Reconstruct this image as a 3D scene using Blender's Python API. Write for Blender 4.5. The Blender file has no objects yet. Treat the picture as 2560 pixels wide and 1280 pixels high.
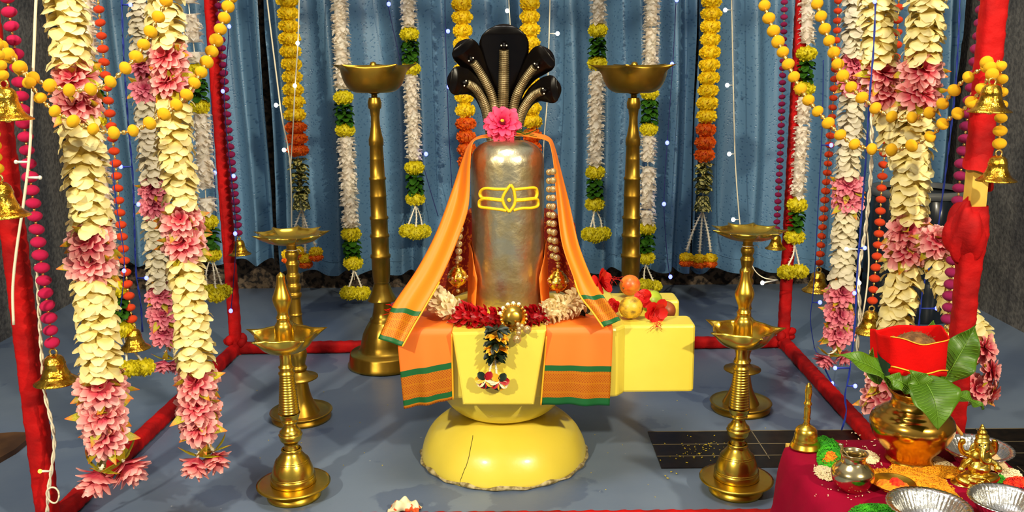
import bpy, math, random
from mathutils import Vector, Matrix, Euler
V = Vector
PI = math.pi
rnd = random.Random(11)
SC = bpy.context.scene
COL = SC.collection

# ---------------------------------------------------------------- camera
CAMH, PITCH, ROLL, FPX = 1.25, math.radians(12.0), math.radians(0.5), 2300.0
CAM = V((0, 0, CAMH))
_f = V((0, math.cos(PITCH), -math.sin(PITCH)))
_u0 = V((0, math.sin(PITCH), math.cos(PITCH)))
_r0 = V((1, 0, 0))
_u = _u0 * math.cos(ROLL) + _r0 * math.sin(ROLL)
_r = _r0 * math.cos(ROLL) - _u0 * math.sin(ROLL)

def ray(x, y):
    return (_f * FPX + _r * (x - 1280) - _u * (y - 640)).normalized()
def P(x, y, Y):
    d = ray(x, y)
    return CAM + d * (Y / d.y)
def FL(x, y, z=0.0):
    d = ray(x, y)
    return CAM + d * ((z - CAMH) / d.z)
def S(p):
    return (V(p) - CAM).dot(_f) / FPX          # metres that one photo pixel spans at p

cd = bpy.data.cameras.new('camera')
cd.sensor_width = 36.0
cd.lens = 36.0 * FPX / 2560.0
cd.clip_start = 0.05
cam = bpy.data.objects.new('camera', cd)
cam.matrix_world = Matrix(((_r.x, _u.x, -_f.x, 0), (_r.y, _u.y, -_f.y, 0), (_r.z, _u.z, -_f.z, CAMH), (0, 0, 0, 1)))
COL.objects.link(cam)
SC.camera = cam

# ---------------------------------------------------------------- materials
def lin(c):
    return tuple(((v / 255) / 12.92 if v / 255 <= 0.04045 else (((v / 255) + 0.055) / 1.055) ** 2.4) for v in c) + (1.0,)

def mat(name, c, rough=0.6, metal=0.0, c2=None, nscale=8.0, ndetail=4.0, lo=0.4, hi=0.6, bump=0.0, bscale=60.0,
        trans=0.0, spec=0.5, emit=0.0, coat=0.0, tip=None, tiplo=0.3, tiphi=1.0, rough2=None, aniso=0.0):
    m = bpy.data.materials.new(name)
    m.use_nodes = True
    nt = m.node_tree
    N, L = nt.nodes, nt.links
    b = N['Principled BSDF']
    out = N['Material Output']
    b.inputs['Roughness'].default_value = rough
    b.inputs['Metallic'].default_value = metal
    b.inputs['Specular IOR Level'].default_value = spec
    b.inputs['Coat Weight'].default_value = coat
    b.inputs['Coat Roughness'].default_value = 0.12
    b.inputs['Base Color'].default_value = lin(c)
    tc = N.new('ShaderNodeTexCoord')
    colsock = None
    if c2 is not None:
        no = N.new('ShaderNodeTexNoise')
        no.inputs['Scale'].default_value = nscale
        no.inputs['Detail'].default_value = ndetail
        L.new(tc.outputs['Object'], no.inputs['Vector'])
        mr = N.new('ShaderNodeMapRange')
        mr.inputs['From Min'].default_value = lo
        mr.inputs['From Max'].default_value = hi
        L.new(no.outputs['Fac'], mr.inputs['Value'])
        mx = N.new('ShaderNodeMix'); mx.data_type = 'RGBA'
        mx.inputs['A'].default_value = lin(c); mx.inputs['B'].default_value = lin(c2)
        L.new(mr.outputs['Result'], mx.inputs['Factor'])
        colsock = mx.outputs['Result']
        if rough2 is not None:
            mf = N.new('ShaderNodeMix'); mf.data_type = 'FLOAT'
            mf.inputs['A'].default_value = rough; mf.inputs['B'].default_value = rough2
            L.new(mr.outputs['Result'], mf.inputs['Factor'])
            L.new(mf.outputs['Result'], b.inputs['Roughness'])
    if tip is not None:
        uv = N.new('ShaderNodeSeparateXYZ')
        L.new(tc.outputs['UV'], uv.inputs['Vector'])
        m2 = N.new('ShaderNodeMapRange')
        m2.inputs['From Min'].default_value = tiplo; m2.inputs['From Max'].default_value = tiphi
        L.new(uv.outputs['Y'], m2.inputs['Value'])
        mx2 = N.new('ShaderNodeMix'); mx2.data_type = 'RGBA'
        if colsock: L.new(colsock, mx2.inputs['A'])
        else: mx2.inputs['A'].default_value = lin(c)
        mx2.inputs['B'].default_value = lin(tip)
        L.new(m2.outputs['Result'], mx2.inputs['Factor'])
        colsock = mx2.outputs['Result']
    if colsock: L.new(colsock, b.inputs['Base Color'])
    if bump:
        nb = N.new('ShaderNodeTexNoise')
        nb.inputs['Scale'].default_value = bscale
        nb.inputs['Detail'].default_value = 5
        L.new(tc.outputs['Object'], nb.inputs['Vector'])
        bp = N.new('ShaderNodeBump')
        bp.inputs['Strength'].default_value = bump
        bp.inputs['Distance'].default_value = 0.01
        L.new(nb.outputs['Fac'], bp.inputs['Height'])
        L.new(bp.outputs['Normal'], b.inputs['Normal'])
    if trans:
        tr = N.new('ShaderNodeBsdfTranslucent')
        if colsock: L.new(colsock, tr.inputs['Color'])
        else: tr.inputs['Color'].default_value = lin(c)
        ms = N.new('ShaderNodeMixShader')
        ms.inputs['Fac'].default_value = trans
        L.new(b.outputs['BSDF'], ms.inputs[1]); L.new(tr.outputs['BSDF'], ms.inputs[2])
        L.new(ms.outputs['Shader'], out.inputs['Surface'])
    if emit:
        b.inputs['Emission Color'].default_value = lin(c)
        b.inputs['Emission Strength'].default_value = emit
    return m

def border_mat(name, stops, span, orange=(255, 132, 18)):
    """silk cloth: UV.y holds metres from the nearer end; stops = [(metres, colour key)] read with hard steps"""
    m = bpy.data.materials.new(name); m.use_nodes = True
    nt = m.node_tree; N, L = nt.nodes, nt.links
    b = N['Principled BSDF']
    b.inputs['Roughness'].default_value = 0.5
    tc = N.new('ShaderNodeTexCoord'); sp = N.new('ShaderNodeSeparateXYZ')
    L.new(tc.outputs['UV'], sp.inputs['Vector'])
    dv = N.new('ShaderNodeMath'); dv.operation = 'DIVIDE'; dv.inputs[1].default_value = span
    L.new(sp.outputs['Y'], dv.inputs[0])
    keys = {'g': (8, 92, 40), 'o': orange, 'd': (206, 124, 8)}
    def ramp(fn):
        r = N.new('ShaderNodeValToRGB'); r.color_ramp.interpolation = 'CONSTANT'
        e = r.color_ramp.elements
        while len(e) > 1: e.remove(e[-1])
        for i, (v, k) in enumerate(stops):
            q = e[0] if i == 0 else e.new(min(v / span, 0.999))
            q.position = min(v / span, 0.999); q.color = fn(k)
        L.new(dv.outputs[0], r.inputs['Fac'])
        return r
    rc = ramp(lambda k: lin(keys[k]))
    rm = ramp(lambda k: (1, 1, 1, 1) if k == 'd' else (0, 0, 0, 1))
    # woven zari: fine rows and a dotted lattice of maroon
    def wave(sock, k):
        a = N.new('ShaderNodeMath'); a.operation = 'MULTIPLY'; a.inputs[1].default_value = k
        L.new(sock, a.inputs[0])
        s = N.new('ShaderNodeMath'); s.operation = 'SINE'; L.new(a.outputs[0], s.inputs[0]); return s
    s1 = wave(sp.outputs['X'], 2 * PI / 0.0075); s2 = wave(sp.outputs['Y'], 2 * PI / 0.0085)
    mu = N.new('ShaderNodeMath'); mu.operation = 'MULTIPLY'
    L.new(s1.outputs[0], mu.inputs[0]); L.new(s2.outputs[0], mu.inputs[1])
    gt = N.new('ShaderNodeMath'); gt.operation = 'GREATER_THAN'; gt.inputs[1].default_value = 0.25
    L.new(mu.outputs[0], gt.inputs[0])
    s3 = wave(sp.outputs['Y'], 2 * PI / 0.031)
    g3 = N.new('ShaderNodeMath'); g3.operation = 'LESS_THAN'; g3.inputs[1].default_value = 0.86
    L.new(s3.outputs[0], g3.inputs[0])
    an = N.new('ShaderNodeMath'); an.operation = 'MULTIPLY'
    L.new(gt.outputs[0], an.inputs[0]); L.new(g3.outputs[0], an.inputs[1])
    an2 = N.new('ShaderNodeMath'); an2.operation = 'MULTIPLY'
    L.new(an.outputs[0], an2.inputs[0]); L.new(rm.outputs['Color'], an2.inputs[1])
    sc = N.new('ShaderNodeMath'); sc.operation = 'MULTIPLY'; sc.inputs[1].default_value = 0.75
    L.new(an2.outputs[0], sc.inputs[0])
    mx = N.new('ShaderNodeMix'); mx.data_type = 'RGBA'
    L.new(sc.outputs[0], mx.inputs['Factor']); L.new(rc.outputs['Color'], mx.inputs['A'])
    mx.inputs['B'].default_value = lin((170, 44, 12))
    L.new(mx.outputs['Result'], b.inputs['Base Color'])
    me = N.new('ShaderNodeMath'); me.operation = 'MULTIPLY'; me.inputs[1].default_value = 0.35
    L.new(rm.outputs['Color'], me.inputs[0]); L.new(me.outputs[0], b.inputs['Metallic'])
    return m

M = {}
M['brass'] = mat('brass', (228, 194, 78), 0.24, 1.0, (200, 162, 52), 6, 5, 0.42, 0.7, bump=0.04, bscale=25, rough2=0.36)
M['brass_dull'] = mat('aged_brass', (202, 164, 64), 0.30, 1.0, (166, 126, 42), 5, 5, 0.4, 0.68, bump=0.05, bscale=30, rough2=0.46)
M['gold'] = mat('gilded_plastic', (245, 196, 70), 0.15, 1.0, (196, 140, 36), 3, 4, 0.45, 0.6, bump=0.3, bscale=9)
M['goldball'] = mat('gilded_metal', (240, 190, 74), 0.22, 1.0, (160, 104, 28), 5, 4, 0.45, 0.62, bump=0.08, bscale=12)
M['goldbead'] = mat('gold_bead', (238, 200, 110), 0.25, 0.9)
M['silver'] = mat('beaten_silver', (232, 222, 186), 0.30, 1.0, (180, 166, 124), 13, 10, 0.44, 0.60, bump=0.22, bscale=34, rough2=0.45)
M['lota'] = mat('silvered_brass', (218, 200, 150), 0.17, 1.0)
M['copper'] = mat('polished_brass', (222, 172, 74), 0.17, 1.0, (196, 140, 52), 5, 4, 0.42, 0.65, bump=0.03, bscale=20, rough2=0.28)
M['foil'] = mat('aluminium_foil', (236, 236, 232), 0.22, 1.0, bump=0.4, bscale=45)
M['yellow'] = mat('yellow_paint', (240, 220, 82), 0.32, 0, (232, 210, 72), 3, 4, bump=0.05, bscale=45, coat=0.25)
M['red'] = mat('red_cloth_wrap', (190, 5, 6), 0.75, 0, (150, 2, 5), 10, 4, bump=0.35, bscale=40, spec=0.25)
M['redcloth'] = mat('red_velvet', (212, 5, 4), 0.85, 0, (186, 3, 4), 8, 3, bump=0.1, bscale=200, spec=0.15)
M['darkgreen_cloth'] = mat('dark_green_cloth', (14, 44, 24), 0.8)
M['wood'] = mat('bare_wood', (232, 192, 84), 0.6, 0, (214, 168, 62), 12, 5)
M['maroon'] = mat('maroon_tablecloth', (146, 0, 42), 0.85, 0, (130, 0, 36), 5, 4, bump=0.08, bscale=300, spec=0.12)
M['brocade'] = mat('maroon_brocade', (128, 20, 16), 0.6, 0, (196, 96, 20), 110, 2, 0.55, 0.62)
M['cream'] = mat('cream_petal', (244, 218, 112), 0.5, 0, (246, 228, 140), 3, 2, trans=0.16, tip=(250, 238, 176), tiplo=0.25, tiphi=1.0)
M['paleW'] = mat('pale_petal', (236, 226, 190), 0.55, 0, (224, 214, 192), 3, 2, trans=0.25)
M['tube'] = mat('tuberose_petal', (255, 250, 238), 0.5, 0, (252, 242, 226), 30, 2, trans=0.42)
M['pink'] = mat('pink_petal', (214, 62, 92), 0.55, 0, (232, 92, 106), 3, 2, trans=0.2, tip=(255, 192, 182), tiplo=0.5, tiphi=1.0)
M['pink2'] = mat('dusky_pink_petal', (190, 56, 98), 0.55, 0, (212, 84, 118), 3, 2, trans=0.2, tip=(246, 150, 160), tiplo=0.35, tiphi=1.0)
M['sepal'] = mat('yellow_green_sepal', (196, 178, 26), 0.5, 0, (150, 150, 22), 40, 2, tip=(224, 96, 20), tiplo=0.75, tiphi=1.0)
M['leaf'] = mat('dark_green_leaf', (36, 78, 12), 0.7, 0, (52, 98, 16), 40, 2, spec=0.15)
M['jasleaf'] = mat('olive_leaf_trim', (60, 66, 18), 0.5, 0, (206, 196, 110), 70, 2, 0.5, 0.54)
M['mangoleaf'] = mat('fresh_green_leaf', (84, 126, 20), 0.42, 0, (64, 102, 14), 9, 4, bump=0.05, bscale=60, trans=0.15)
M['vein'] = mat('pale_vein', (100, 142, 34), 0.5)
M['mari'] = mat('yellow_marigold', (250, 218, 12), 0.65, 0, (242, 204, 6), 3, 2, trans=0.15)
M['maro'] = mat('orange_marigold', (255, 126, 12), 0.65, 0, (244, 98, 8), 3, 2, trans=0.15)
M['chry'] = mat('lemon_chrysanthemum', (228, 212, 18), 0.65, 0, (210, 196, 12), 3, 2, trans=0.15)
M['pomy'] = mat('yellow_pompom', (255, 200, 10), 0.9, 0, (250, 182, 6), 60, 3, bump=0.5, bscale=160)
M['pomo'] = mat('orange_pompom', (236, 72, 8), 0.9, 0, (214, 54, 8), 60, 3, bump=0.5, bscale=160)
M['pomm'] = mat('magenta_pompom', (222, 8, 86), 0.9, 0, (196, 4, 76), 60, 3, bump=0.5, bscale=160)
M['pomd'] = mat('purple_pompom', (160, 8, 84), 0.9, 0, (132, 4, 72), 60, 3, bump=0.5, bscale=160)
M['cord'] = mat('white_cord', (236, 226, 198), 0.6)
M['cordb'] = mat('blue_cord', (28, 52, 150), 0.5)
M['cordd'] = mat('navy_cord', (22, 30, 92), 0.5)
M['stem'] = mat('white_stem', (244, 236, 214), 0.6)
M['ledw'] = mat('white_led', (255, 246, 226), 0.3, emit=7)
M['ledo'] = mat('amber_led', (255, 120, 30), 0.3, emit=9)
M['ledb'] = mat('blue_led', (84, 92, 255), 0.3, emit=5.5)
M['clear'] = mat('milky_socket', (222, 222, 214), 0.35)
M['black'] = mat('black_lacquer', (5, 3, 3), 0.28, 0, (12, 8, 6), 10, 3, spec=0.2)
M['belly'] = mat('tarnished_silver_scale', (158, 142, 104), 0.36, 0.7, (120, 104, 70), 30, 3)
M['zinnia'] = mat('hot_pink_petal', (236, 34, 96), 0.55, 0, (214, 20, 76), 30, 2, trans=0.15, tip=(248, 76, 122), tiplo=0.5)
M['scarlet'] = mat('scarlet_petal', (232, 36, 22), 0.55, 0, (210, 18, 22), 20, 3, trans=0.2)
M['satinw'] = mat('ivory_satin_petal', (252, 238, 196), 0.45, 0, (244, 226, 176), 12, 2, trans=0.12)
M['satinr'] = mat('crimson_satin_petal', (190, 4, 22), 0.45, 0, (166, 2, 20), 12, 2, trans=0.1)
M['sating'] = mat('bottle_green_satin', (20, 36, 20), 0.42)
M['satiny'] = mat('amber_satin', (246, 178, 34), 0.45)
M['pearl'] = mat('pearl', (206, 174, 118), 0.22, 0.55, coat=0.4)
M['pearlw'] = mat('white_pearl', (240, 234, 214), 0.25, 0.0, coat=0.4)
M['ruby'] = mat('red_stone', (150, 10, 16), 0.2, coat=0.5)
M['tilak'] = mat('yellow_sandal_paste', (246, 204, 14), 0.6, bump=0.2, bscale=200)
M['pomegr'] = mat('blushed_orange_skin', (226, 92, 36), 0.35, 0, (228, 140, 44), 30, 4, bump=0.05, bscale=70)
M['orangeF'] = mat('mottled_yellow_skin', (222, 178, 44), 0.42, 0, (140, 108, 36), 55, 6, 0.48, 0.66, bump=0.12, bscale=120)
M['greenF'] = mat('yellow_green_skin', (184, 196, 52), 0.4, 0, (120, 162, 40), 6, 3)
M['brownF'] = mat('brown_fruit_skin', (170, 84, 36), 0.45, 0, (122, 58, 26), 10, 4)
M['coir'] = mat('coconut_husk', (140, 96, 46), 0.85, 0, (92, 58, 26), 40, 5, bump=0.8, bscale=90)
M['turm'] = mat('turmeric_powder', (240, 170, 14), 0.95, 0, (222, 146, 8), 60, 4, bump=0.7, bscale=130)
M['greenP'] = mat('green_powder', (64, 176, 14), 0.95, 0, (34, 134, 10), 55, 4, bump=0.8, bscale=120)
M['orangeP'] = mat('orange_powder', (250, 150, 16), 0.95, 0, (228, 112, 10), 55, 4, bump=0.8, bscale=120)
M['redP'] = mat('red_powder', (214, 24, 10), 0.95, 0, (238, 70, 16), 70, 4, bump=0.8, bscale=120)
M['riceP'] = mat('white_rice', (240, 222, 190), 0.8, 0, (214, 190, 152), 90, 4, bump=0.8, bscale=150)
M['grain'] = mat('rice_grain', (238, 222, 176), 0.6)
M['grainy'] = mat('yellow_grain', (214, 190, 50), 0.6)
M['idol'] = mat('cast_brass', (226, 198, 92), 0.3, 1.0, (196, 162, 60), 30, 4, bump=0.1, bscale=60)
M['drum'] = mat('dark_plastic', (26, 34, 42), 0.28, 0, coat=0.3)
M['drumrim'] = mat('grey_rim', (96, 98, 98), 0.5)
M['board'] = mat('brown_board', (92, 62, 34), 0.6, 0, (64, 40, 22), 6, 4)
M['paper'] = mat('stained_paper', (250, 240, 196), 0.7, 0, (232, 84, 26), 40, 2, 0.56, 0.62, trans=0.1)
M['granite'] = mat('black_granite', (14, 10, 8), 0.3, 0, (30, 22, 15), 30, 5, spec=0.25)
M['mortar'] = mat('pale_mortar', (120, 108, 84), 0.7)
M['chip'] = mat('cracked_paint_edge', (120, 104, 60), 0.85, 0, (190, 176, 130), 60, 4)
# ---------------------------------------------------------------- mesh building
class MB:
    def __init__(s):
        s.v, s.f, s.uv, s.mi, s.m = [], [], [], [], 0
    def add(s, vs, fs, uvs=None):
        o = len(s.v)
        s.v += [tuple(p) for p in vs]
        s.uv += (uvs if uvs else [(0.0, 0.0)] * len(vs))
        s.f += [tuple(i + o for i in q) for q in fs]
        s.mi += [s.m] * len(fs)
    def build(s, name, mats, parent=None, off=None, smooth=True):
        me = bpy.data.meshes.new(name)
        off = V(off) if off is not None else (parent.location if parent is not None and parent.type == 'EMPTY' else V((0, 0, 0)))
        me.from_pydata([(a - off.x, b - off.y, c - off.z) for a, b, c in s.v], [], s.f)
        if not isinstance(mats, (list, tuple)): mats = [mats]
        for m in mats: me.materials.append(M[m] if isinstance(m, str) else m)
        if len(mats) > 1: me.polygons.foreach_set('material_index', s.mi)
        ul = me.uv_layers.new(name='UVMap')
        li = [0] * len(me.loops)
        me.loops.foreach_get('vertex_index', li)
        flat = []
        for i in li: flat += s.uv[i]
        ul.data.foreach_set('uv', flat)
        me.polygons.foreach_set('use_smooth', [smooth] * len(me.polygons))
        me.update()
        o = bpy.data.objects.new(name, me)
        if parent is not None: o.parent = parent
        COL.objects.link(o)
        return o
    # ---- shapes
    def grid(s, fn, nu, nv, closeu=False, uvfn=None):
        vs, uv = [], []
        for j in range(nv + 1):
            for i in range(nu if closeu else nu + 1):
                u, v = i / nu, j / nv
                vs.append(fn(u, v)); uv.append(uvfn(u, v) if uvfn else (u, v))
        w = nu if closeu else nu + 1
        fs = []
        for j in range(nv):
            for i in range(nu):
                a, b = j * w + i, j * w + (i + 1) % w
                fs.append((a, b, b + w, a + w))
        s.add(vs, fs, uv)
    def lathe(s, prof, c=(0, 0, 0), seg=32, mod=None, R=None):
        """prof: (r, z) bottom to top; mod(theta, k, r, z) -> r, z"""
        c = V(c)
        def fn(u, v):
            k = round(v * (len(prof) - 1)); r, z = prof[k]
            t = u * 2 * PI
            if mod: r, z = mod(t, k, r, z)
            p = V((r * math.cos(t), r * math.sin(t), z))
            if R: p = R @ p
            return c + p
        s.grid(fn, seg, len(prof) - 1, True)
    def tube(s, pts, rad, seg=8, caps=True, flat=1.0, axis=None):
        pts = [V(p) for p in pts]
        n = len(pts)
        rr = rad if callable(rad) else (lambda t: rad)
        T = [(pts[min(i + 1, n - 1)] - pts[max(i - 1, 0)]).normalized() for i in range(n)]
        ref = V(axis) if axis else (V((0, 1, 0)) if abs(T[0].y) < 0.9 else V((1, 0, 0)))
        N_ = (ref - T[0] * ref.dot(T[0])).normalized()
        vs, uv = [], []
        L = [0]
        for i in range(1, n): L.append(L[-1] + (pts[i] - pts[i - 1]).length)
        for i in range(n):
            N_ = (N_ - T[i] * N_.dot(T[i])).normalized()
            B = T[i].cross(N_)
            r = rr(i / (n - 1))
            for k in range(seg):
                a = 2 * PI * k / seg
                vs.append(pts[i] + N_ * (r * flat * math.cos(a)) + B * (r * math.sin(a))); uv.append((k / seg, L[i]))
        fs = [(i * seg + k, i * seg + (k + 1) % seg, (i + 1) * seg + (k + 1) % seg, (i + 1) * seg + k) for i in range(n - 1) for k in range(seg)]
        if caps:
            fs.append(tuple(range(seg))[::-1]); fs.append(tuple((n - 1) * seg + k for k in range(seg)))
        s.add(vs, fs, uv)
    def ball(s, c, r, seg=12, rings=8, sc=(1, 1, 1), R=None):
        c = V(c)
        def fn(u, v):
            t, p = u * 2 * PI, (v - 0.5) * PI
            q = V((r * sc[0] * math.cos(p) * math.cos(t), r * sc[1] * math.cos(p) * math.sin(t), r * sc[2] * math.sin(p)))
            if R: q = R @ q
            return c + q
        s.grid(fn, seg, rings, True)
    def box(s, c, h, R=None, bev=0.0):
        c, h = V(c), V(h)
        n = 3 if bev else 1
        # rounded box through a superellipsoid-free corner push
        vs, fs = [], []
        def face(ax, sg):
            a, b = [(1, 2), (2, 0), (0, 1)][ax]
            ts = [-1, -1 + bev / h[a] * 0.999 if bev else -1, 1 - bev / h[a] * 0.999 if bev else 1, 1] if bev else [-1, 1]
            tb = [-1, -1 + bev / h[b] * 0.999, 1 - bev / h[b] * 0.999, 1] if bev else [-1, 1]
            o = len(vs); m = len(ts)
            for y in tb:
                for x in ts:
                    p = [0, 0, 0]; p[ax] = sg * h[ax]; p[a] = x * h[a]; p[b] = y * h[b]
                    p = V(p)
                    if bev:
                        q = V([max(-h[i] + bev, min(h[i] - bev, p[i])) for i in range(3)])
                        d = p - q
                        if d.length > 1e-9: p = q + d.normalized() * bev
                    if R: p = R @ p
                    vs.append(c + p)
            for j in range(m - 1):
                for i in range(m - 1):
                    q = (o + j * m + i, o + j * m + i + 1, o + (j + 1) * m + i + 1, o + (j + 1) * m + i)
                    fs.append(q if sg > 0 else q[::-1])
        for ax in range(3):
            for sg in (1, -1): face(ax, sg)
        s.add(vs, fs)
    def petal(s, base, d, n, L, W, bend=0.8, cup=0.25, prof='round', rows=4, twist=0.0):
        d = V(d).normalized(); n = V(n); n = (n - d * n.dot(d)).normalized()
        w = d.cross(n)
        if twist:
            q = Matrix.Rotation(twist, 3, d); n = q @ n; w = q @ w
        base = V(base)
        pr = PROF[prof]
        vs, uv = [], []
        p = base.copy()
        for k in range(rows + 1):
            t = k / rows
            a = bend * t
            dd = d * math.cos(a) - n * math.sin(a)
            nn = n * math.cos(a) + d * math.sin(a)
            if k: p = p + (d * math.cos(bend * (t - 0.5 / rows)) - n * math.sin(bend * (t - 0.5 / rows))) * (L / rows)
            h = W * 0.5 * interp(pr, t)
            e = nn * (cup * h)
            vs += [p - w * h + e, p, p + w * h + e]; uv += [(0, t), (0.5, t), (1, t)]
        fs = []
        for k in range(rows):
            for j in (0, 1):
                a = k * 3 + j
                fs.append((a, a + 1, a + 4, a + 3))
        s.add(vs, fs, uv)

PROF = {'round': [(0, .3), (.3, .8), (.6, 1), (.85, .85), (1, .35)], 'point': [(0, .35), (.35, .95), (.65, .85), (1, .06)],
        'long': [(0, .35), (.5, .9), (.8, 1), (1, .35)], 'leaf': [(0, .06), (.2, .7), (.42, 1), (.7, .75), (1, .02)], 'needle': [(0, .5), (.6, 1), (1, .1)]}
def interp(pr, t):
    if t <= pr[0][0]: return pr[0][1]
    for (a, b), (c, d) in zip(pr, pr[1:]):
        if t <= c: return b + (d - b) * (t - a) / (c - a)
    return pr[-1][1]
def catmull(pts, per=6):
    pts = [V(p) for p in pts]
    out = []
    n = len(pts)
    for i in range(n - 1):
        a, b, c, d = pts[max(i - 1, 0)], pts[i], pts[i + 1], pts[min(i + 2, n - 1)]
        for k in range(per):
            t = k / per
            out.append(0.5 * ((2 * b) + (c - a) * t + (2 * a - 5 * b + 4 * c - d) * t * t + (3 * b - a - 3 * c + d) * t ** 3))
    out.append(pts[-1])
    return out
def arclen(pts):
    L = [0.0]
    for a, b in zip(pts, pts[1:]): L.append(L[-1] + (b - a).length)
    return L
def at(pts, L, s):
    s = max(0, min(s, L[-1]))
    for i in range(1, len(L)):
        if s <= L[i] + 1e-9:
            t = (s - L[i - 1]) / max(L[i] - L[i - 1], 1e-9)
            return pts[i - 1].lerp(pts[i], t), (pts[i] - pts[i - 1]).normalized()
    return pts[-1], (pts[-1] - pts[-2]).normalized()
def rot_to(d, up=V((0, 0, 1))):
    """matrix turning +Z onto d"""
    return V((0, 0, 1)).rotation_difference(V(d).normalized()).to_matrix()

def tag(o, label, cat, group=None, kind=None):
    o['label'] = label; o['category'] = cat
    if group: o['group'] = group
    if kind: o['kind'] = kind
    return o
def thing(name, label, cat, loc=(0, 0, 0), group=None):
    o = bpy.data.objects.new(name, None)
    o.empty_display_size = 0.03
    o.location = V(loc); COL.objects.link(o)
    return tag(o, label, cat, group)
def solo(mb, name, m, label, cat, loc, group=None, kind=None, smooth=True):
    o = mb.build(name, m, None, off=loc, smooth=smooth)
    o.location = V(loc)
    return tag(o, label, cat, group, kind)
def inst(me, name, parent, loc, R=None, sc=1.0):
    """a copy of a prototype mesh as a part of its thing; loc is in world space"""
    o = bpy.data.objects.new(name, me)
    o.parent = parent
    l = V(loc) - parent.location
    s3 = sc if isinstance(sc, (tuple, list)) else (sc, sc, sc)
    A = Matrix.Translation(l) @ (R.to_4x4() if R is not None else Matrix.Identity(4)) @ Matrix.Diagonal((*s3, 1))
    o.matrix_local = A
    COL.objects.link(o)
    return o
def proto(mb, name, m):
    o = mb.build(name, m)
    me = o.data
    bpy.data.objects.remove(o)
    return me
def rz(a): return Matrix.Rotation(a, 3, 'Z')

# ---------------------------------------------------------------- flower prototypes (unit sizes)
def fib(n, k):
    z = 1 - 2 * (k + 0.5) / n
    a = k * 2.399963
    r = math.sqrt(1 - z * z)
    return V((r * math.cos(a), r * math.sin(a), z))
def make_marigold(seed, n=130):
    q = random.Random(seed); b = MB()
    b.ball((0, 0, 0), 0.84, 14, 9, (1, 1, 0.8))
    for k in range(n):
        d = fib(n, k)
        d = V((d.x, d.y, d.z * 0.75)).normalized()
        d = (d + V((q.uniform(-.2, .2), q.uniform(-.2, .2), q.uniform(-.2, .2)))).normalized()
        nrm = V((-d.y, d.x, q.uniform(-1, 1))) + V((0.01, 0, 0))
        b.petal(V((d.x, d.y, d.z * 0.75)) * 0.74, d, nrm, q.uniform(.2, .3), q.uniform(.26, .36), q.uniform(-.6, .6), q.uniform(.2, .7), 'round', 2)
    return b
MARI = [proto(make_marigold(s), 'marigold', 'mari') for s in (1, 2)]
MARO = [proto(make_marigold(s), 'marigold', 'maro') for s in (3, 4)]
CHRY = [proto(make_marigold(s, 170), 'pompom_flower', 'chry') for s in (5, 6)]

def make_dahlia(seed, layers=((17, 1.0, .42, -.25), (14, .9, .4, .15), (11, .72, .36, .55), (7, .5, .3, 1.0))):
    """blossom facing +Z, petal tips on a unit circle"""
    q = random.Random(seed); b = MB()
    for n, L, W, el in layers:
        o = q.uniform(0, 6)
        for k in range(n):
            a = o + 2 * PI * k / n + q.uniform(-.12, .12)
            e = el + q.uniform(-.15, .15)
            d = V((math.cos(a) * math.cos(e), math.sin(a) * math.cos(e), math.sin(e)))
            nrm = V((-math.cos(a) * math.sin(e), -math.sin(a) * math.sin(e), math.cos(e)))
            b.petal(d * 0.06, d, nrm, L * q.uniform(.85, 1.02), W * q.uniform(.8, 1.1), q.uniform(-.15, .55), q.uniform(.2, .6), 'long', 4)
    return b
DAH = [proto(make_dahlia(s), 'pink_blossom', 'pink') for s in (1, 2, 3)]
DAH2 = [proto(make_dahlia(s), 'pink_blossom', 'pink2') for s in (4, 5)]
def make_droop(seed):
    return make_dahlia(seed, ((10, 1.0, .5, .45), (10, 1.12, .48, .75), (8, 1.2, .45, 1.02), (5, 1.2, .4, 1.3)))
DRP = [proto(make_droop(s), 'pink_blossom', 'pink') for s in (11, 12)]
DRP2 = [proto(make_droop(s), 'pink_blossom', 'pink2') for s in (13, 14)]
def make_sepals(seed):
    q = random.Random(seed); b = MB()
    for k in range(5):
        a = 2 * PI * k / 5 + q.uniform(-.3, .3)
        e = q.uniform(-.5, -.1)
        d = V((math.cos(a) * math.cos(e), math.sin(a) * math.cos(e), math.sin(e)))
        b.petal(V((0, 0, -.08)), d, V((0, 0, 1)), q.uniform(1.05, 1.35), .46, q.uniform(-.3, .7), .45, 'point', 5)
    return b
SEP = [proto(make_sepals(s), 'sepal', 'sepal') for s in (1, 2)]

def ball_me(name, m, sc=(1, 1, 1), seg=14, rings=10):
    b = MB(); b.ball((0, 0, 0), 1, seg, rings, sc); return proto(b, name, m)
POM = {'y': ball_me('pompom_bead', 'pomy', (1, 1, .82)), 'o': ball_me('pompom_bead', 'pomo', (1, 1, .72)),
       'm': ball_me('pompom_bead', 'pomm', (1, 1, .72)), 'd': ball_me('pompom_bead', 'pomd', (1, 1, .72))}
def make_bell():
    b = MB()
    b.lathe([(0, .98), (.12, .97), (.22, .93), (.30, .84), (.34, .70), (.36, .66), (.34, .63), (.37, .48), (.42, .34), (.46, .30), (.45, .27), (.52, .18), (.62, .10), (.72, .04), (.735, .0), (.69, .0), (.6, .06), (.45, .2), (.33, .5), (.26, .8), (0, .9)], seg=28,
            mod=lambda t, k, r, z: (r * (1 + (.035 * math.sin(7 * t) * math.sin(z * 26) if .3 < z < .66 and k < 12 else 0)), z))
    return b
BELL = proto(make_bell(), 'bell', 'gold')
def make_loop():
    b = MB()
    b.tube([V((.12 * math.cos(a), 0, 1.06 + .12 * math.sin(a))) for a in [2 * PI * k / 14 for k in range(15)]], .035, 6, False)
    b.lathe([(0.0, -.08), (.07, -.07), (.11, -.01), (.07, .06), (.02, .1), (.02, .5)], seg=10)
    return b
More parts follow.
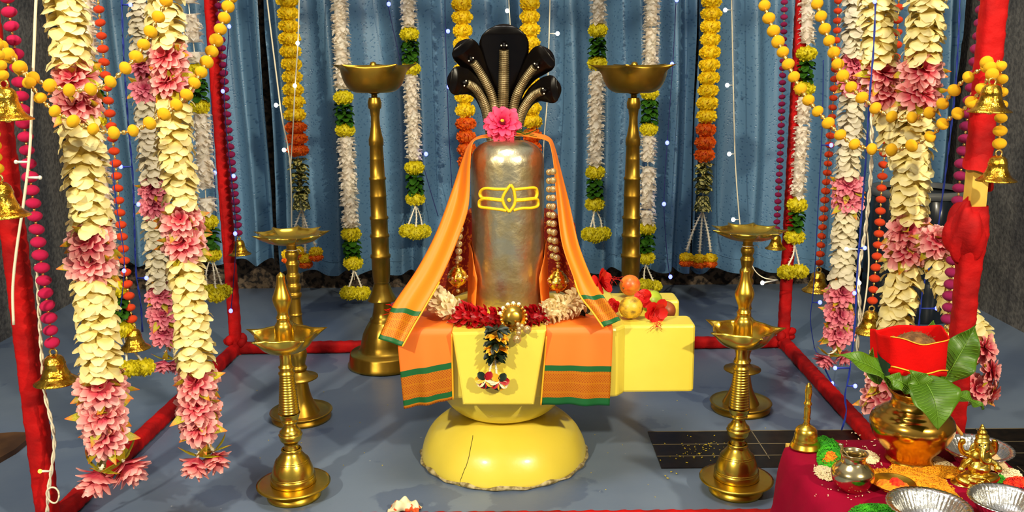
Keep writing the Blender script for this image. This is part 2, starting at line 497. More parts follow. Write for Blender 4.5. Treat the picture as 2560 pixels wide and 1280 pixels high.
LOOP = proto(make_loop(), 'bell_loop', 'goldbead')

def hang_bell(parent, top, h, R=None):
    """bell whose crown hangs at 'top'; h = bell height in metres"""
    c = V(top) - V((0, 0, h * 1.18))
    bl = inst(BELL, 'bell', parent, c, R, h)
    lp = bpy.data.objects.new('bell_loop', LOOP); lp.parent = bl; COL.objects.link(lp)
    return c

def pxpath(pl, Y, per=5):
    """photo polyline -> smooth world polyline on the depth plane y = Y (Y may be per point)"""
    return catmull([P(p[0], p[1], p[2] if len(p) > 2 else Y) for p in pl], per)
class Line:
    def __init__(s, pl, Y, per=5):
        s.p = pxpath(pl, Y, per); s.L = arclen(s.p)
        s.ys = []
        for q in s.p:
            d = q - CAM
            s.ys.append(640 - FPX * d.dot(_u) / d.dot(_f))
    def y(s, py):
        """world point at photo row py"""
        for i in range(1, len(s.ys)):
            if py <= s.ys[i]:
                t = (py - s.ys[i - 1]) / max(s.ys[i] - s.ys[i - 1], 1e-6)
                return s.p[i - 1].lerp(s.p[i], t)
        return s.p[-1]
    def arc(s, py):
        for i in range(1, len(s.ys)):
            if py <= s.ys[i]:
                t = (py - s.ys[i - 1]) / max(s.ys[i] - s.ys[i - 1], 1e-6)
                return s.L[i - 1] + (s.L[i] - s.L[i - 1]) * t
        return s.L[-1]

def petal_sleeve(b, ln, y0, y1, rpx, rnd_, W=.045, step=.0130, per=7, droop=2.0):
    s0, s1 = ln.arc(y0), ln.arc(y1)
    sc = S(ln.y((y0 + y1) / 2)); R = rpx * sc
    n = max(2, int((s1 - s0) / step))
    for i in range(n):
        c, t = at(ln.p, ln.L, s0 + (s1 - s0) * (i + .5) / n)
        up = -t
        ax = V((1, 0, 0)); ax = (ax - up * ax.dot(up)).normalized(); ay = up.cross(ax)
        o = (i % 2) * PI / per + rnd_.uniform(-.2, .2)
        for k in range(per):
            a = o + 2 * PI * k / per + rnd_.uniform(-.2, .2)
            out = ax * math.cos(a) + ay * math.sin(a)
            d = out + up * rnd_.uniform(.35, .8)
            b.petal(c + out * R * .25, d, up, R * rnd_.uniform(1.0, 1.22), W * rnd_.uniform(.8, 1.12) * R / .052, droop * rnd_.uniform(.75, 1.25), rnd_.uniform(-.55, .15), 'round', 5, rnd_.uniform(-.35, .35))
    b.tube([at(ln.p, ln.L, s0 + (s1 - s0) * k / 12)[0] for k in range(13)], R * .45, 8)

def needle_sleeve(b, ln, y0, y1, rpx, rnd_, step=.0150, per=10):
    s0, s1 = ln.arc(y0), ln.arc(y1)
    R = rpx * S(ln.y((y0 + y1) / 2))
    n = max(2, int((s1 - s0) / step))
    for i in range(n):
        c, t = at(ln.p, ln.L, s0 + (s1 - s0) * (i + .5) / n)
        for k in range(per):
            a = 2 * PI * (k + rnd_.random()) / per
            out = V((math.cos(a), math.sin(a), rnd_.uniform(-.5, .35)))
            b.petal(c + out * R * .4, out, V((0, 0, 1)), R * rnd_.uniform(.6, .82), R * .62, rnd_.uniform(-.6, .7), .55, 'point', 3)
    b.tube([at(ln.p, ln.L, s0 + (s1 - s0) * k / 6)[0] for k in range(7)], R * .62, 10)

def leaf_whorls(b, ln, y0, y1, rpx, rnd_, step=.0135):
    s0, s1 = ln.arc(y0), ln.arc(y1)
    R = rpx * S(ln.y((y0 + y1) / 2))
    n = max(2, int((s1 - s0) / step))
    for i in range(n):
        c, t = at(ln.p, ln.L, s0 + (s1 - s0) * (i + .5) / n)
        for k in range(5):
            a = 2 * PI * k / 5 + i * .6 + rnd_.uniform(-.2, .2)
            out = V((math.cos(a), math.sin(a), rnd_.uniform(-.1, .55)))
            b.petal(c, out, V((0, 0, 1)), R * rnd_.uniform(.95, 1.2), R * .95, rnd_.uniform(.5, 1.5), .35, 'round', 4)
    b.tube([at(ln.p, ln.L, s0 + (s1 - s0) * k / 4)[0] for k in range(5)], R * .25, 6)

def spiky_string(parent, a, c, r, rnd_, sag=.012):
    b = MB()
    a, c = V(a), V(c)
    mid = (a + c) / 2 + V((rnd_.uniform(-sag, sag), rnd_.uniform(-sag, sag), 0))
    pts = catmull([a, mid, c], 6)
    b.tube(pts, lambda t: r * (.6 + .5 * t), 6)
    L = arclen(pts)
    n = max(3, int(L[-1] / .016))
    for i in range(n):
        p, t = at(pts, L, L[-1] * (i + .6) / n)
        for k in range(4):
            q = 2 * PI * k / 4 + i
            d = V((math.cos(q), math.sin(q), .5))
            b.petal(p, d, V((0, 0, 1)), r * 2.6, r * 1.3, .3, .4, 'point', 2)
    return b.build('tassel_string', 'stem', parent)
def cord(parent, ln, y0, y1, r=.0022, name='thread', m='stem'):
    b = MB(); s0, s1 = ln.arc(y0), ln.arc(y1)
    b.tube([at(ln.p, ln.L, s0 + (s1 - s0) * k / 16)[0] for k in range(17)], r, 5)
    return b.build(name, m, parent)
# ================================================================ THE SETTING
def struct(mb, name, m, smooth=False):
    o = mb.build(name, m, smooth=smooth); o['kind'] = 'structure'; return o

# floor: grey-blue paint, blotchy, with damp stains
def floor_mat():
    m = mat('painted_floor', (108, 123, 144), 0.38, 0, (90, 106, 132), 1.3, 6, 0.42, 0.62, bump=0.06, bscale=30)
    nt = m.node_tree; N, L = nt.nodes, nt.links
    b = N['Principled BSDF']
    src = b.inputs['Base Color'].links[0].from_socket
    tc = [n for n in N if n.type == 'TEX_COORD'][0]
    no = N.new('ShaderNodeTexNoise'); no.inputs['Scale'].default_value = 2.3; no.inputs['Detail'].default_value = 8; no.inputs['Roughness'].default_value = .55
    mp = N.new('ShaderNodeMapping'); mp.inputs['Location'].default_value = (3.1, 1.7, 0)
    L.new(tc.outputs['Object'], mp.inputs['Vector']); L.new(mp.outputs['Vector'], no.inputs['Vector'])
    rp = N.new('ShaderNodeMapRange'); rp.inputs['From Min'].default_value = .585; rp.inputs['From Max'].default_value = .60
    L.new(no.outputs['Fac'], rp.inputs['Value'])
    sc = N.new('ShaderNodeMath'); sc.operation = 'MULTIPLY'; sc.inputs[1].default_value = .45
    L.new(rp.outputs['Result'], sc.inputs[0])
    mx = N.new('ShaderNodeMix'); mx.data_type = 'RGBA'
    L.new(sc.outputs[0], mx.inputs['Factor']); L.new(src, mx.inputs['A']); mx.inputs['B'].default_value = lin((62, 78, 110))
    L.new(mx.outputs['Result'], b.inputs['Base Color'])
    # pale scuffs
    n2 = N.new('ShaderNodeTexNoise'); n2.inputs['Scale'].default_value = 34; n2.inputs['Detail'].default_value = 2
    L.new(tc.outputs['Object'], n2.inputs['Vector'])
    r2 = N.new('ShaderNodeMapRange'); r2.inputs['From Min'].default_value = .765; r2.inputs['From Max'].default_value = .78
    L.new(n2.outputs['Fac'], r2.inputs['Value'])
    m2 = N.new('ShaderNodeMix'); m2.data_type = 'RGBA'
    L.new(r2.outputs['Result'], m2.inputs['Factor']); L.new(mx.outputs['Result'], m2.inputs['A']); m2.inputs['B'].default_value = lin((150, 156, 164))
    L.new(m2.outputs['Result'], b.inputs['Base Color'])
    return m
WX, WY = 2.36, 5.06
b = MB(); b.box((0, 2.3, -0.05), (WX + .1, 3.0, .05)); struct(b, 'floor', floor_mat())
wallm = mat('speckled_grey_render', (118, 115, 110), 0.9, 0, (90, 88, 86), 45, 4, 0.42, 0.6, bump=0.5, bscale=70)
backm = mat('pebbled_brown_wall', (104, 88, 72), 0.85, 0, (30, 25, 24), 34, 4, 0.44, 0.58, bump=0.6, bscale=50)
b = MB(); b.box((0, WY + .05, 1.4), (WX + .1, .05, 1.4)); struct(b, 'wall_back', backm)
b = MB(); b.box((-WX - .05, 2.3, 1.4), (.05, 3.0, 1.4)); struct(b, 'wall_left', wallm)
b = MB(); b.box((WX + .05, 2.3, 1.4), (.05, 3.0, 1.4)); struct(b, 'wall_right', wallm)

# black granite strip let into the floor, with mortar joints
g0, g1 = FL(1620, 1082), FL(1643, 1172)
gy0, gy1 = g1.y, g0.y + .004
b = MB(); b.m = 0
b.box(((g0.x + WX) / 2, (gy0 + gy1) / 2, 0), ((WX - g0.x) / 2, (gy1 - gy0) / 2, .003))
b.m = 1
for yy in (gy1 - .001, gy0 + (gy1 - gy0) * .62, gy0 + (gy1 - gy0) * .30):
    b.box(((g0.x + WX) / 2, yy, .001), ((WX - g0.x) / 2, .0018, .0028))
for xx in (FL(1905, 1120).x, FL(2497, 1120).x):
    b.box((xx, (gy0 + gy1) / 2 + .03, .001), (.0016, (gy1 - gy0) / 2 - .03, .0028))
struct(b, 'trim_1', ['granite', 'mortar'])
b = MB(); b.m = 0
x2 = FL(2440, 1150).x
b.box(((x2 + WX) / 2, gy0 - .55, 0), ((WX - x2) / 2, .545, .003))
b.m = 1
b.box(((x2 + WX) / 2, gy0 - .10, .001), ((WX - x2) / 2, .0018, .0028)); b.box((x2 + .10, gy0 - .55, .001), (.0016, .54, .0028))
struct(b, 'trim_2', ['granite', 'mortar'])

# ---------------------------------------------------------------- curtains
def curtain_mat():
    m = mat('blue_damask_satin', (92, 134, 172), 0.42, 0, (76, 116, 156), 2, 2, spec=0.6)
    nt = m.node_tree; N, L = nt.nodes, nt.links
    b = N['Principled BSDF']
    tc = [n for n in N if n.type == 'TEX_COORD'][0]
    vo = N.new('ShaderNodeTexVoronoi'); vo.inputs['Scale'].default_value = 62
    mp = N.new('ShaderNodeMapping'); mp.inputs['Scale'].default_value = (1, 1, 1)
    L.new(tc.outputs['UV'], mp.inputs['Vector']); L.new(mp.outputs['Vector'], vo.inputs['Vector'])
    rp = N.new('ShaderNodeMapRange'); rp.inputs['From Min'].default_value = .18; rp.inputs['From Max'].default_value = .36
    L.new(vo.outputs['Distance'], rp.inputs['Value'])
    mx = N.new('ShaderNodeMix'); mx.data_type = 'RGBA'; mx.inputs['B'].default_value = lin((94, 132, 164)); mx.inputs['A'].default_value = lin((76, 113, 148))
    L.new(rp.outputs['Result'], mx.inputs['Factor']); L.new(mx.outputs['Result'], b.inputs['Base Color'])
    r2 = N.new('ShaderNodeMapRange'); r2.inputs['To Min'].default_value = .22; r2.inputs['To Max'].default_value = .42
    L.new(rp.outputs['Result'], r2.inputs['Value']); L.new(r2.outputs['Result'], b.inputs['Roughness'])
    bp = N.new('ShaderNodeBump'); bp.inputs['Strength'].default_value = .25; bp.inputs['Distance'].default_value = .004
    L.new(rp.outputs['Result'], bp.inputs['Height']); L.new(bp.outputs['Normal'], b.inputs['Normal'])
    return m
CM = curtain_mat()
CY = 4.80
def make_curtain(x0, x1, zb, label, seed, ydepth=CY):
    q = random.Random(seed)
    n = max(2, int((x1 - x0) / .17))
    ks = sorted([x0] + [x0 + (x1 - x0) * (i + q.uniform(.2, .8)) / n for i in range(n)] + [x1])
    amp = [q.uniform(.6, 1.3) for _ in ks]
    def fold(x):
        for i in range(len(ks) - 1):
            if x <= ks[i + 1]:
                t = (x - ks[i]) / (ks[i + 1] - ks[i] + 1e-9)
                return (i + t), amp[i] * (1 - t) + amp[i + 1] * t
        return len(ks) - 1, 1
    def fn(u, v):
        x = x0 + (x1 - x0) * u
        z = zb + (2.15 - zb) * v
        ph, a = fold(x + .012 * math.sin(z * 3.1 + seed))
        y = ydepth - a * .066 * math.cos(2 * PI * ph) * (.75 + .35 * (1 - v)) - .012 * math.sin(ph * 4 * PI + z * 1.7)
        if v < .06: y -= .006 * math.sin(v / .06 * PI)
        zz = z + (.012 * math.sin(ph * 2 * PI) * (1 - v) ** 6)
        return V((x, y, zz))
    b = MB()
    b.grid(fn, int((x1 - x0) * 150), 60, uvfn=lambda u, v: (u * (x1 - x0) * 1.2, v * (2.15 - zb)))
    hem = MB()
    hz = (.075) / (2.15 - zb)
    hem.grid(lambda u, v: fn(u, hz + v * .004 / (2.15 - zb)) + V((0, -.003 - .002 * math.sin(v * PI), 0)), int((x1 - x0) * 150), 2)
    t = thing('curtain', label, 'curtain', (x0, ydepth, zb), 'blue damask curtains along the back')
    b.build('curtain_panel', CM, t); hem.build('hem_stitching', CM, t)
xa, xb, xc, xd = -2.27, P(683, 400, CY).x, P(1728, 400, CY).x, 2.27
zc = lambda y: P(1280, y, CY).z
make_curtain(xa, xb - .012, zc(650), 'blue damask curtain behind the white garlands at the far left, its hem higher', 3)
make_curtain(xb + .012, xc - .006, zc(680), 'wide blue damask curtain directly behind the hooded black serpents and tall lamps', 8)
make_curtain(xc + .006, xd, zc(682), 'blue damask curtain behind the yellow swags and dark drum', 21)

# ---------------------------------------------------------------- red cloth-wrapped canopy frame
c_fl, c_fr, c_bl, c_br = FL(126, 1334), FL(2358, 1314), FL(592, 884), FL(1957, 868)
fr = thing('canopy_frame', 'red cloth-wrapped wooden canopy frame standing around the shrine, bars along the floor', 'frame', (0, 3.0, 0))
def wrapped(name, a, c, r, seed, mats='red', lump=()):
    """a square batten with cloth wound round it: spiral overlaps stand out as ridges"""
    q = random.Random(seed)
    a, c = V(a), V(c); d = (c - a); Ln = d.length; d.normalize()
    ref = V((1, 0, 0)) if abs(d.x) < .7 else V((0, 1, 0))
    e1 = (ref - d * ref.dot(d)).normalized(); e2 = d.cross(e1)
    n = int(Ln / .006); seg = 20
    b = MB()
    def fn(u, v):
        t = u * 2 * PI
        ct, st = math.cos(t), math.sin(t)
        sq = 1.0 / max(abs(ct) ** 4 + abs(st) ** 4, 1e-6) ** .25
        s = v * Ln
        ph = (s / .045 + u) % 1.0
        rr = r * (sq * .93) * (1 + .055 * ph + .022 * math.sin(s * 61 + 3 * t + seed) + .02 * math.sin(s * 139 - 2 * t))
        for (s0, w, k) in lump: rr *= 1 + k * math.exp(-((s - s0) / w) ** 2)
        return a + d * s + e1 * (rr * ct) + e2 * (rr * st)
    b.grid(fn, seg, n, True)
    return b.build(name, mats, fr)
TOPZ = 2.12
R1 = .0275
for nm, c, sd in (('post', c_fl, 1), ('post', c_bl, 2), ('post', c_br, 3)):
    wrapped(nm, c, c + V((0, 0, TOPZ)), R1 * (1.0 if c.y < 3 else .92), sd)
# right front post: cloth slipped, bare batten shows in a gap
zg0, zg1 = P(2440, 522, c_fr.y).z, P(2450, 412, c_fr.y).z
wrapped('post', c_fr, c_fr + V((0, 0, zg0 + .01)), R1, 4, lump=((zg0 - .06, .07, .3),))
wrapped('post', c_fr + V((0, 0, zg1)), c_fr + V((0, 0, TOPZ)), R1 * 1.05, 5)
b = MB(); b.box(c_fr + V((0, 0, (zg0 + zg1) / 2)), (.020, .020, (zg1 - zg0) / 2 + .05)); o = b.build('bare_batten', 'wood', fr, smooth=False); o['label'] = 'bare yellow wood showing where the red cloth has slipped'
b = MB()
b.grid(lambda u, v: c_fr + V(((.031 + .012 * v * math.sin(3 * u)) * math.cos(2.3 + u * 4.2), (.031 + .012 * v) * math.sin(2.3 + u * 4.2), zg1 + .02 - .085 * u * v - .01 * math.sin(u * 9))), 24, 8)
b.build('loose_cloth', 'red', fr)
# knot of bunched cloth under the gap
b = MB()
def knot(u, v):
    t, p = u * 2 * PI, (v - .5) * PI
    r = 1 + .14 * math.sin(3 * t + 2 * p) + .08 * math.sin(7 * t - 3 * p)
    return c_fr + V((-.014 + .050 * r * math.cos(p) * math.cos(t), -.004 + .042 * r * math.cos(p) * math.sin(t), zg0 - .055 + .075 * r * math.sin(p)))
b.grid(knot, 32, 20, True)
b.build('cloth_knot', 'red', fr)
for a, c, sd in ((c_fl, c_bl, 6), (c_bl, c_br, 7), (c_br, c_fr, 8)):
    d = (c - a).normalized() * .02
    wrapped('floor_rail', a + d + V((0, 0, .026)), c - d + V((0, 0, .026)), R1 * .92, sd)
fy = P(1000, 1277, 1).y
fa, fb = c_fl + V((0, 0, .024)), c_fr + V((0, 0, .024))
wrapped('floor_rail', fa, fb, R1 * .9, 9)
for a, c, sd in ((c_fl, c_bl, 10), (c_bl, c_br, 11), (c_br, c_fr, 12), (c_fl, c_fr, 13)):
    wrapped('top_rail', a + V((0, 0, TOPZ - .03)), c + V((0, 0, TOPZ - .03)), R1 * .9, sd)
for c in (c_bl, c_br):
    b = MB()
    for k in range(7):
        a = rnd.uniform(0, 6.28)
        b.ball(c + V((.03 * math.cos(a), .03 * math.sin(a), .045 + rnd.uniform(-.015, .03))), .026, 8, 6, (1, .8, .7), Euler((a, a * 2, 0)).to_matrix())
    b.build('corner_binding', 'red', fr)

# ================================================================ THE SHRINE
XC, YC = P(1260, 1120, 2.80).x, 2.79
LX, LY = P(1270, 560, 2.80).x, 2.80
ZB, ZT = .287, .497
ped = thing('pedestal', 'yellow painted stone pedestal with a spout block, bowl and domed foot', 'pedestal', (XC, YC, 0))
b = MB()
q = random.Random(4)
dome = [(.262, 0), (.266, .012), (.262, .035), (.252, .062), (.236, .090), (.214, .113), (.185, .133), (.15, .145), (.11, .150), (0, .152)]
dome = catmull([V((r, 0, z)) for r, z in dome], 4)
b.lathe([(p.x, p.z) for p in dome], (XC, YC, 0), 72, mod=lambda t, k, r, z: (r * (1 + .004 * math.sin(5 * t) + .003 * math.sin(11 * t + 1)), z))
b.build('domed_foot', 'yellow', ped)
b = MB()
b.grid(lambda u, v: V((XC + (.2625 + .010 * math.sin(v * PI) + .003 * math.sin(u * 130)) * math.cos(u * 2 * PI), YC + (.2625 + .010 * math.sin(v * PI) + .003 * math.sin(u * 130)) * math.sin(u * 2 * PI), .014 * v * (1 + .4 * math.sin(u * 77)))), 180, 3, True)
b.build('chipped_edge', 'chip', ped)
b = MB()
cr = []
for k in range(15):
    t = k / 14
    i = int((1 - t) * (len(dome) - 14)) + 8
    i = min(i, len(dome) - 1)
    pt = dome[len(dome) - 1 - int((len(dome) - 1) * (.34 + .66 * t))]
    a = math.radians(240 + 3 * math.sin(t * 5) + 4 * t)
    cr.append(V((XC + (pt.x + .0003) * math.cos(a), YC + (pt.x + .0003) * math.sin(a), pt.z)))
b.tube(cr, .0011, 5); b.build('hairline_crack', mat('dark_crack', (70, 58, 20), .9), ped)  # crack in the domed foot, a thin dark brown line
b = MB()
bowl = [V(p) for p in ((.0, 0, .1505), (.06, 0, .151), (.10, 0, .153), (.132, 0, .159), (.158, 0, .174), (.180, 0, .197), (.198, 0, .228), (.209, 0, .262), (.213, 0, ZB + .004), (0, 0, ZB + .004))]
bowl = catmull(bowl[:9], 3) + bowl[9:]
b.lathe([(p.x, p.z) for p in bowl], (XC, YC, 0), 64)
b.build('bowl_support', 'yellow', ped)
# body
XL, XR = P(1003, 900, 2.53).x, P(1547, 880, 2.55).x
YF, YBk = 2.535, 3.10
def prism(b, prof, z0, z1, bev=.008):
    """vertical prism with softened top edge; prof: list of (x, y) counter-clockwise"""
    cx = sum(p[0] for p in prof) / len(prof); cy = sum(p[1] for p in prof) / len(prof)
    n = len(prof)
    rings = []
    for dz, k in ((0, 0), (0, 0), (-bev * .3, bev * .3), (0, bev)):
        pass
    lv = [(z0, bev), (z0 + bev * .3, bev * .3), (z0 + bev, 0), (z1 - bev, 0), (z1 - bev * .3, bev * .3), (z1, bev)]
    # inset polygon by moving along corner bisectors
    def inset(d):
        out = []
        for i in range(n):
            p, a, c = V((*prof[i], 0)), V((*prof[i - 1], 0)), V((*prof[(i + 1) % n], 0))
            e1, e2 = (p - a).normalized(), (c - p).normalized()
            n1, n2 = V((-e1.y, e1.x, 0)), V((-e2.y, e2.x, 0))
            bs = (n1 + n2); bs = bs / max(bs.length_squared / 2, .2)
            out.append(p + bs * d)
        return out
    vs, fs = [], []
    for z, d in lv:
        for p in inset(d): vs.append((p.x, p.y, z))
    for k in range(len(lv) - 1):
        for i in range(n): fs.append((k * n + i, k * n + (i + 1) % n, (k + 1) * n + (i + 1) % n, (k + 1) * n + i))
    fs.append(tuple(range(n))[::-1]); fs.append(tuple((len(lv) - 1) * n + i for i in range(n)))
    b.add(vs, fs)
def rounded(prof, r=.012, k=3):
    out = []
    n = len(prof)
    for i in range(n):
        p, a, c = V((*prof[i], 0)), V((*prof[i - 1], 0)), V((*prof[(i + 1) % n], 0))
        p0 = p + (a - p).normalized() * r; p1 = p + (c - p).normalized() * r
        for j in range(k + 1):
            t = j / k
            w = p0 * (1 - t) ** 2 + p * 2 * t * (1 - t) + p1 * t ** 2
            out.append((w.x, w.y))
    return out
b = MB(); prism(b, rounded([(XL, YF), (XR - .006, YF), (XR + .022, YF + .036), (XR + .022, YBk), (XL, YBk)]), ZB, ZT)
b.build('body_block', 'yellow', ped, smooth=False)
# tapered front panel
def panel():
    b = MB()
    yF = 2.492
    tl, tr_, br_, bl_ = P(1130, 832, yF), P(1366, 826, yF), P(1335, 1013, yF), P(1157, 1013, yF)
    cor = [bl_, br_, tr_, tl]
    n = 4
    vs, fs = [], []
    lv = [(YF + .03, 0), (yF + .006, 0), (yF + .0015, .0025), (yF, .007)]
    cx, cz = sum(p.x for p in cor) / 4, sum(p.z for p in cor) / 4
    for y, d in lv:
        for p in cor:
            sx, sz = (1 if p.x < cx else -1), (1 if p.z < cz else -1)
            vs.append((p.x + sx * d, y, p.z + sz * d))
    for k in range(3):
        for i in range(4): fs.append((k * 4 + i, k * 4 + (i + 1) % 4, (k + 1) * 4 + (i + 1) % 4, (k + 1) * 4 + i))
    fs.append((12, 13, 14, 15))
    b.add(vs, fs)
    return b.build('front_panel', 'yellow', ped, smooth=False)
panel()
# spout: two walls and a channel between
SXR = P(1738, 880, 2.57).x
SXR2 = P(1692, 760, 2.90).x
b = MB(); prism(b, rounded([(XR - .04, 2.568), (SXR, 2.568), (SXR, 2.675), (XR - .04, 2.675)], .016), ZB + .002, ZT - .0025)
b.build('spout_wall', 'yellow', ped, smooth=False)
b = MB(); prism(b, rounded([(XR - .04, 2.845), (SXR2, 2.845), (SXR2, 2.955), (XR - .04, 2.955)], .016), ZB + .002, ZT - .0025)
b.build('spout_wall', 'yellow', ped, smooth=False)
b = MB(); b.box(((XR + SXR2) / 2 - .01, 2.76, ZB + .06), ((SXR2 - XR) / 2, .088, .055)); b.build('spout_channel', 'yellow', ped, smooth=False)

# ---- the silver-clad stone
LR = .5 * (1361 - 1180) * S(V((LX, LY, .75)))
ling = thing('silver_pillar', 'silver-clad round-topped pillar with painted yellow bands standing on the yellow pedestal', 'pillar', (LX, LY, ZT))
ltop = P(1270, 350, LY).z
b = MB()
prof = [(LR * .99, ZT), (LR, ZT + .02)] + [(LR, ZT + .02 + (ltop - LR * .62 - ZT - .02) * k / 6) for k in range(1, 7)]
for k in range(1, 15):
    a = k / 14 * PI / 2
    prof.append((LR * (math.cos(a) ** .62 if k < 14 else 0), ltop - LR * .62 + LR * .62 * math.sin(a) ** .9))
b.lathe(prof, (LX, LY, 0), 64)
b.build('silver_cover', 'silver', ling)
def oncyl(x, y, off=.0012):
    d = ray(x, y)
    o = CAM - V((LX, LY, 0)); r = LR + off
    A = d.x ** 2 + d.y ** 2; B = 2 * (o.x * d.x + o.y * d.y); C_ = o.x ** 2 + o.y ** 2 - r * r
    t = (-B - math.sqrt(max(B * B - 4 * A * C_, 0))) / (2 * A)
    return CAM + d * t
def stroke(b, pts, w):
    pts = catmull([oncyl(*p) for p in pts], 8)
    vs, fs = [], []
    n = len(pts); prev = None
    b.tube(pts, w * .5, 8)
b = MB(); W_ = .0085
b.m = 0
# outlines of the two long bands and the almond eye, read off the photograph
stroke(b, [(1266, 473), (1240, 473), (1215, 471), (1203, 476), (1199, 486), (1203, 494)], W_)
stroke(b, [(1257, 502), (1230, 499), (1210, 497), (1199, 502), (1197, 512), (1202, 518), (1225, 521), (1250, 524), (1266, 527)], W_)
stroke(b, [(1288, 474), (1315, 471), (1338, 470), (1343, 480), (1342, 491), (1338, 497)], W_)
stroke(b, [(1289, 502), (1315, 500), (1340, 497), (1346, 505), (1344, 515), (1330, 520), (1305, 521), (1284, 526)], W_)
stroke(b, [(1203, 494), (1225, 496), (1256, 499)], W_ * .8)
stroke(b, [(1290, 499), (1318, 497), (1340, 495)], W_ * .8)
stroke(b, [(1277, 462), (1266, 476), (1258, 491), (1257, 502), (1262, 515), (1273, 530)], W_ * 1.05)
stroke(b, [(1277, 462), (1284, 474), (1287, 488), (1288, 503), (1284, 516), (1273, 530)], W_ * 1.05)
b.ball(oncyl(1273, 500, .002), .0062, 12, 8, (1, .35, 1))
b.build('painted_mark', 'tilak', ling)
b = MB()
b.grid(lambda u, v: oncyl(1273 + (u - .5) * 2 * 9 * (1 - (2 * v - 1) ** 2), 476 + v * 48, .0006), 6, 12)
b.build('dark_eye_field', mat('grey_paste', (108, 98, 74), .7), ling)

# ---- orange cloth tucked round the back of the pillar foot
b = MB()
b.grid(lambda u, v: V((LX + (LR + .007 + .010 * (1 - v) + .003 * math.sin(u * 40)) * math.cos(math.radians(-38 + 256 * u)), LY + (LR + .007 + .010 * (1 - v) + .003 * math.sin(u * 40)) * math.sin(math.radians(-38 + 256 * u)), ZT + .004 + (.20 - .10 * (2 * u - 1) ** 8) * v)), 60, 10)
o = solo(b, 'orange_cloth', mat('orange_lining_silk', (250, 124, 24), .55), 'plain orange cloth tucked close round the foot of the silver pillar', 'cloth', (LX, LY, ZT))
o.modifiers.new('thick', 'SOLIDIFY').thickness = .0015

# ---- five-hooded serpent
cb = thing('serpent_statue', 'black five-hooded serpent statue with ribbed silver bellies rising behind the silver pillar', 'statue', (LX, 2.98, ZT))
CYB = 2.97
def hood(pl, wprof, mxw, name, fwd=.05, bell=12, face=None, seed=0):
    """pl: photo polyline from the root to the tip of the head; wprof: hood half width along it (share of mxw, px)"""
    n = len(pl)
    pts = catmull([P(x, y, CYB - fwd * (i / (n - 1)) ** 2) for i, (x, y) in enumerate(pl)], 10)
    L = arclen(pts); sc = S(pts[0])
    b = MB()
    nn = 40
    fr_ = []
    for k in range(nn + 1):
        t = k / nn
        p, T = at(pts, L, L[-1] * t)
        side = V((0, 1, 0)).cross(T).normalized() * -1
        front = T.cross(side); front = front if front.y < 0 else -front
        fr_.append((p, side, front, max(interp(wprof, t), .02) * mxw * sc))
    def fn(u, v):
        p, s, f, w = fr_[round(v * nn)]
        a = u * 2 * PI
        x = math.cos(a)
        th = .010 + .010 * (1 - x * x) + .12 * w * 0
        if v > .97: th *= .55
        y = math.sin(a) * th
        curl = .18 * w * x * x - .010
        return p + s * (w * x) + f * (y + curl)
    b.grid(fn, 28, nn, True)
    o0 = len(b.v)
    # close the tip
    tip = [len(b.v) - 28 + i for i in range(28)]
    b.f.append(tuple(tip)); b.mi.append(0)
    h = b.build(name, 'black', cb)
    # head swelling at the tip, leaning forward
    hb = MB()
    p, s, f, w = fr_[int(nn * .83)]
    T = (fr_[nn][0] - fr_[nn - 3][0]).normalized()
    R = Matrix((s, -f, T)).transposed()
    hb.ball(p + f * .010 + T * .002, .0135 if mxw > 45 else .0105, 14, 10, (.85, 1.3, 1.15), R)
    hd = hb.build('head', 'black', cb)
    e = MB()
    for sg in (-1, 1): e.ball(p + f * .021 + s * sg * .008 + T * .008, .0026, 8, 6)
    e.build('eye', 'pearlw', cb)
    # ribbed belly up to the throat
    bb = MB()
    tt = .80
    npt = 260
    rib = []
    for k in range(npt + 1):
        t = k / npt * tt
        i = t * nn; i0 = int(i); i1 = min(i0 + 1, nn); fr = i - i0
        p = fr_[i0][0].lerp(fr_[i1][0], fr)
        rib.append(p + fr_[i0][2].lerp(fr_[i1][2], fr) * .0135)
    nr = L[-1] * tt / .0062
    bb.tube(rib, lambda t: sc * bell * (1 - .28 * t) * (.80 + .28 * abs(math.sin(t * nr * PI)) ** .7), 12)
    bb.build('ribbed_belly', 'belly', cb)
    sp = MB()
    return h
hood([(1257, 350), (1257, 290), (1259, 220), (1260, 160), (1260, 110), (1260, 66)], [(0, .24), (.25, .28), (.42, .36), (.53, .58), (.65, .86), (.775, 1.0), (.86, 1.0), (.92, .90), (.97, .68), (1, .36)], 60, 'hood', .06, 15.5)
hood([(1246, 350), (1240, 290), (1228, 235), (1203, 185), (1176, 145), (1152, 112)], [(0, .40), (.35, .40), (.52, .44), (.68, .64), (.82, .92), (.91, 1.0), (.97, .9), (1, .6)], 35, 'hood', .085, 13)
hood([(1230, 350), (1221, 300), (1212, 262), (1192, 225), (1162, 206), (1128, 200)], [(0, .38), (.35, .40), (.52, .46), (.68, .70), (.82, .95), (.91, 1.0), (.97, .9), (1, .6)], 35, 'hood', .10, 13)
hood([(1272, 350), (1281, 285), (1293, 235), (1318, 190), (1345, 158), (1372, 136)], [(0, .40), (.35, .40), (.52, .44), (.68, .64), (.82, .92), (.91, 1.0), (.97, .9), (1, .6)], 35, 'hood', .085, 13)
hood([(1287, 350), (1298, 300), (1312, 265), (1335, 238), (1362, 226), (1392, 222)], [(0, .38), (.35, .40), (.52, .46), (.68, .70), (.82, .95), (.91, 1.0), (.97, .9), (1, .6)], 34, 'hood', .10, 13)
b = MB(); b.tube(catmull([V((LX, 3.02, ZT + .002)), V((LX, 3.02, .75)), P(1258, 345, CYB + .01)], 6), lambda t: .062 - .020 * t, 20)
b.build('body', 'black', cb)

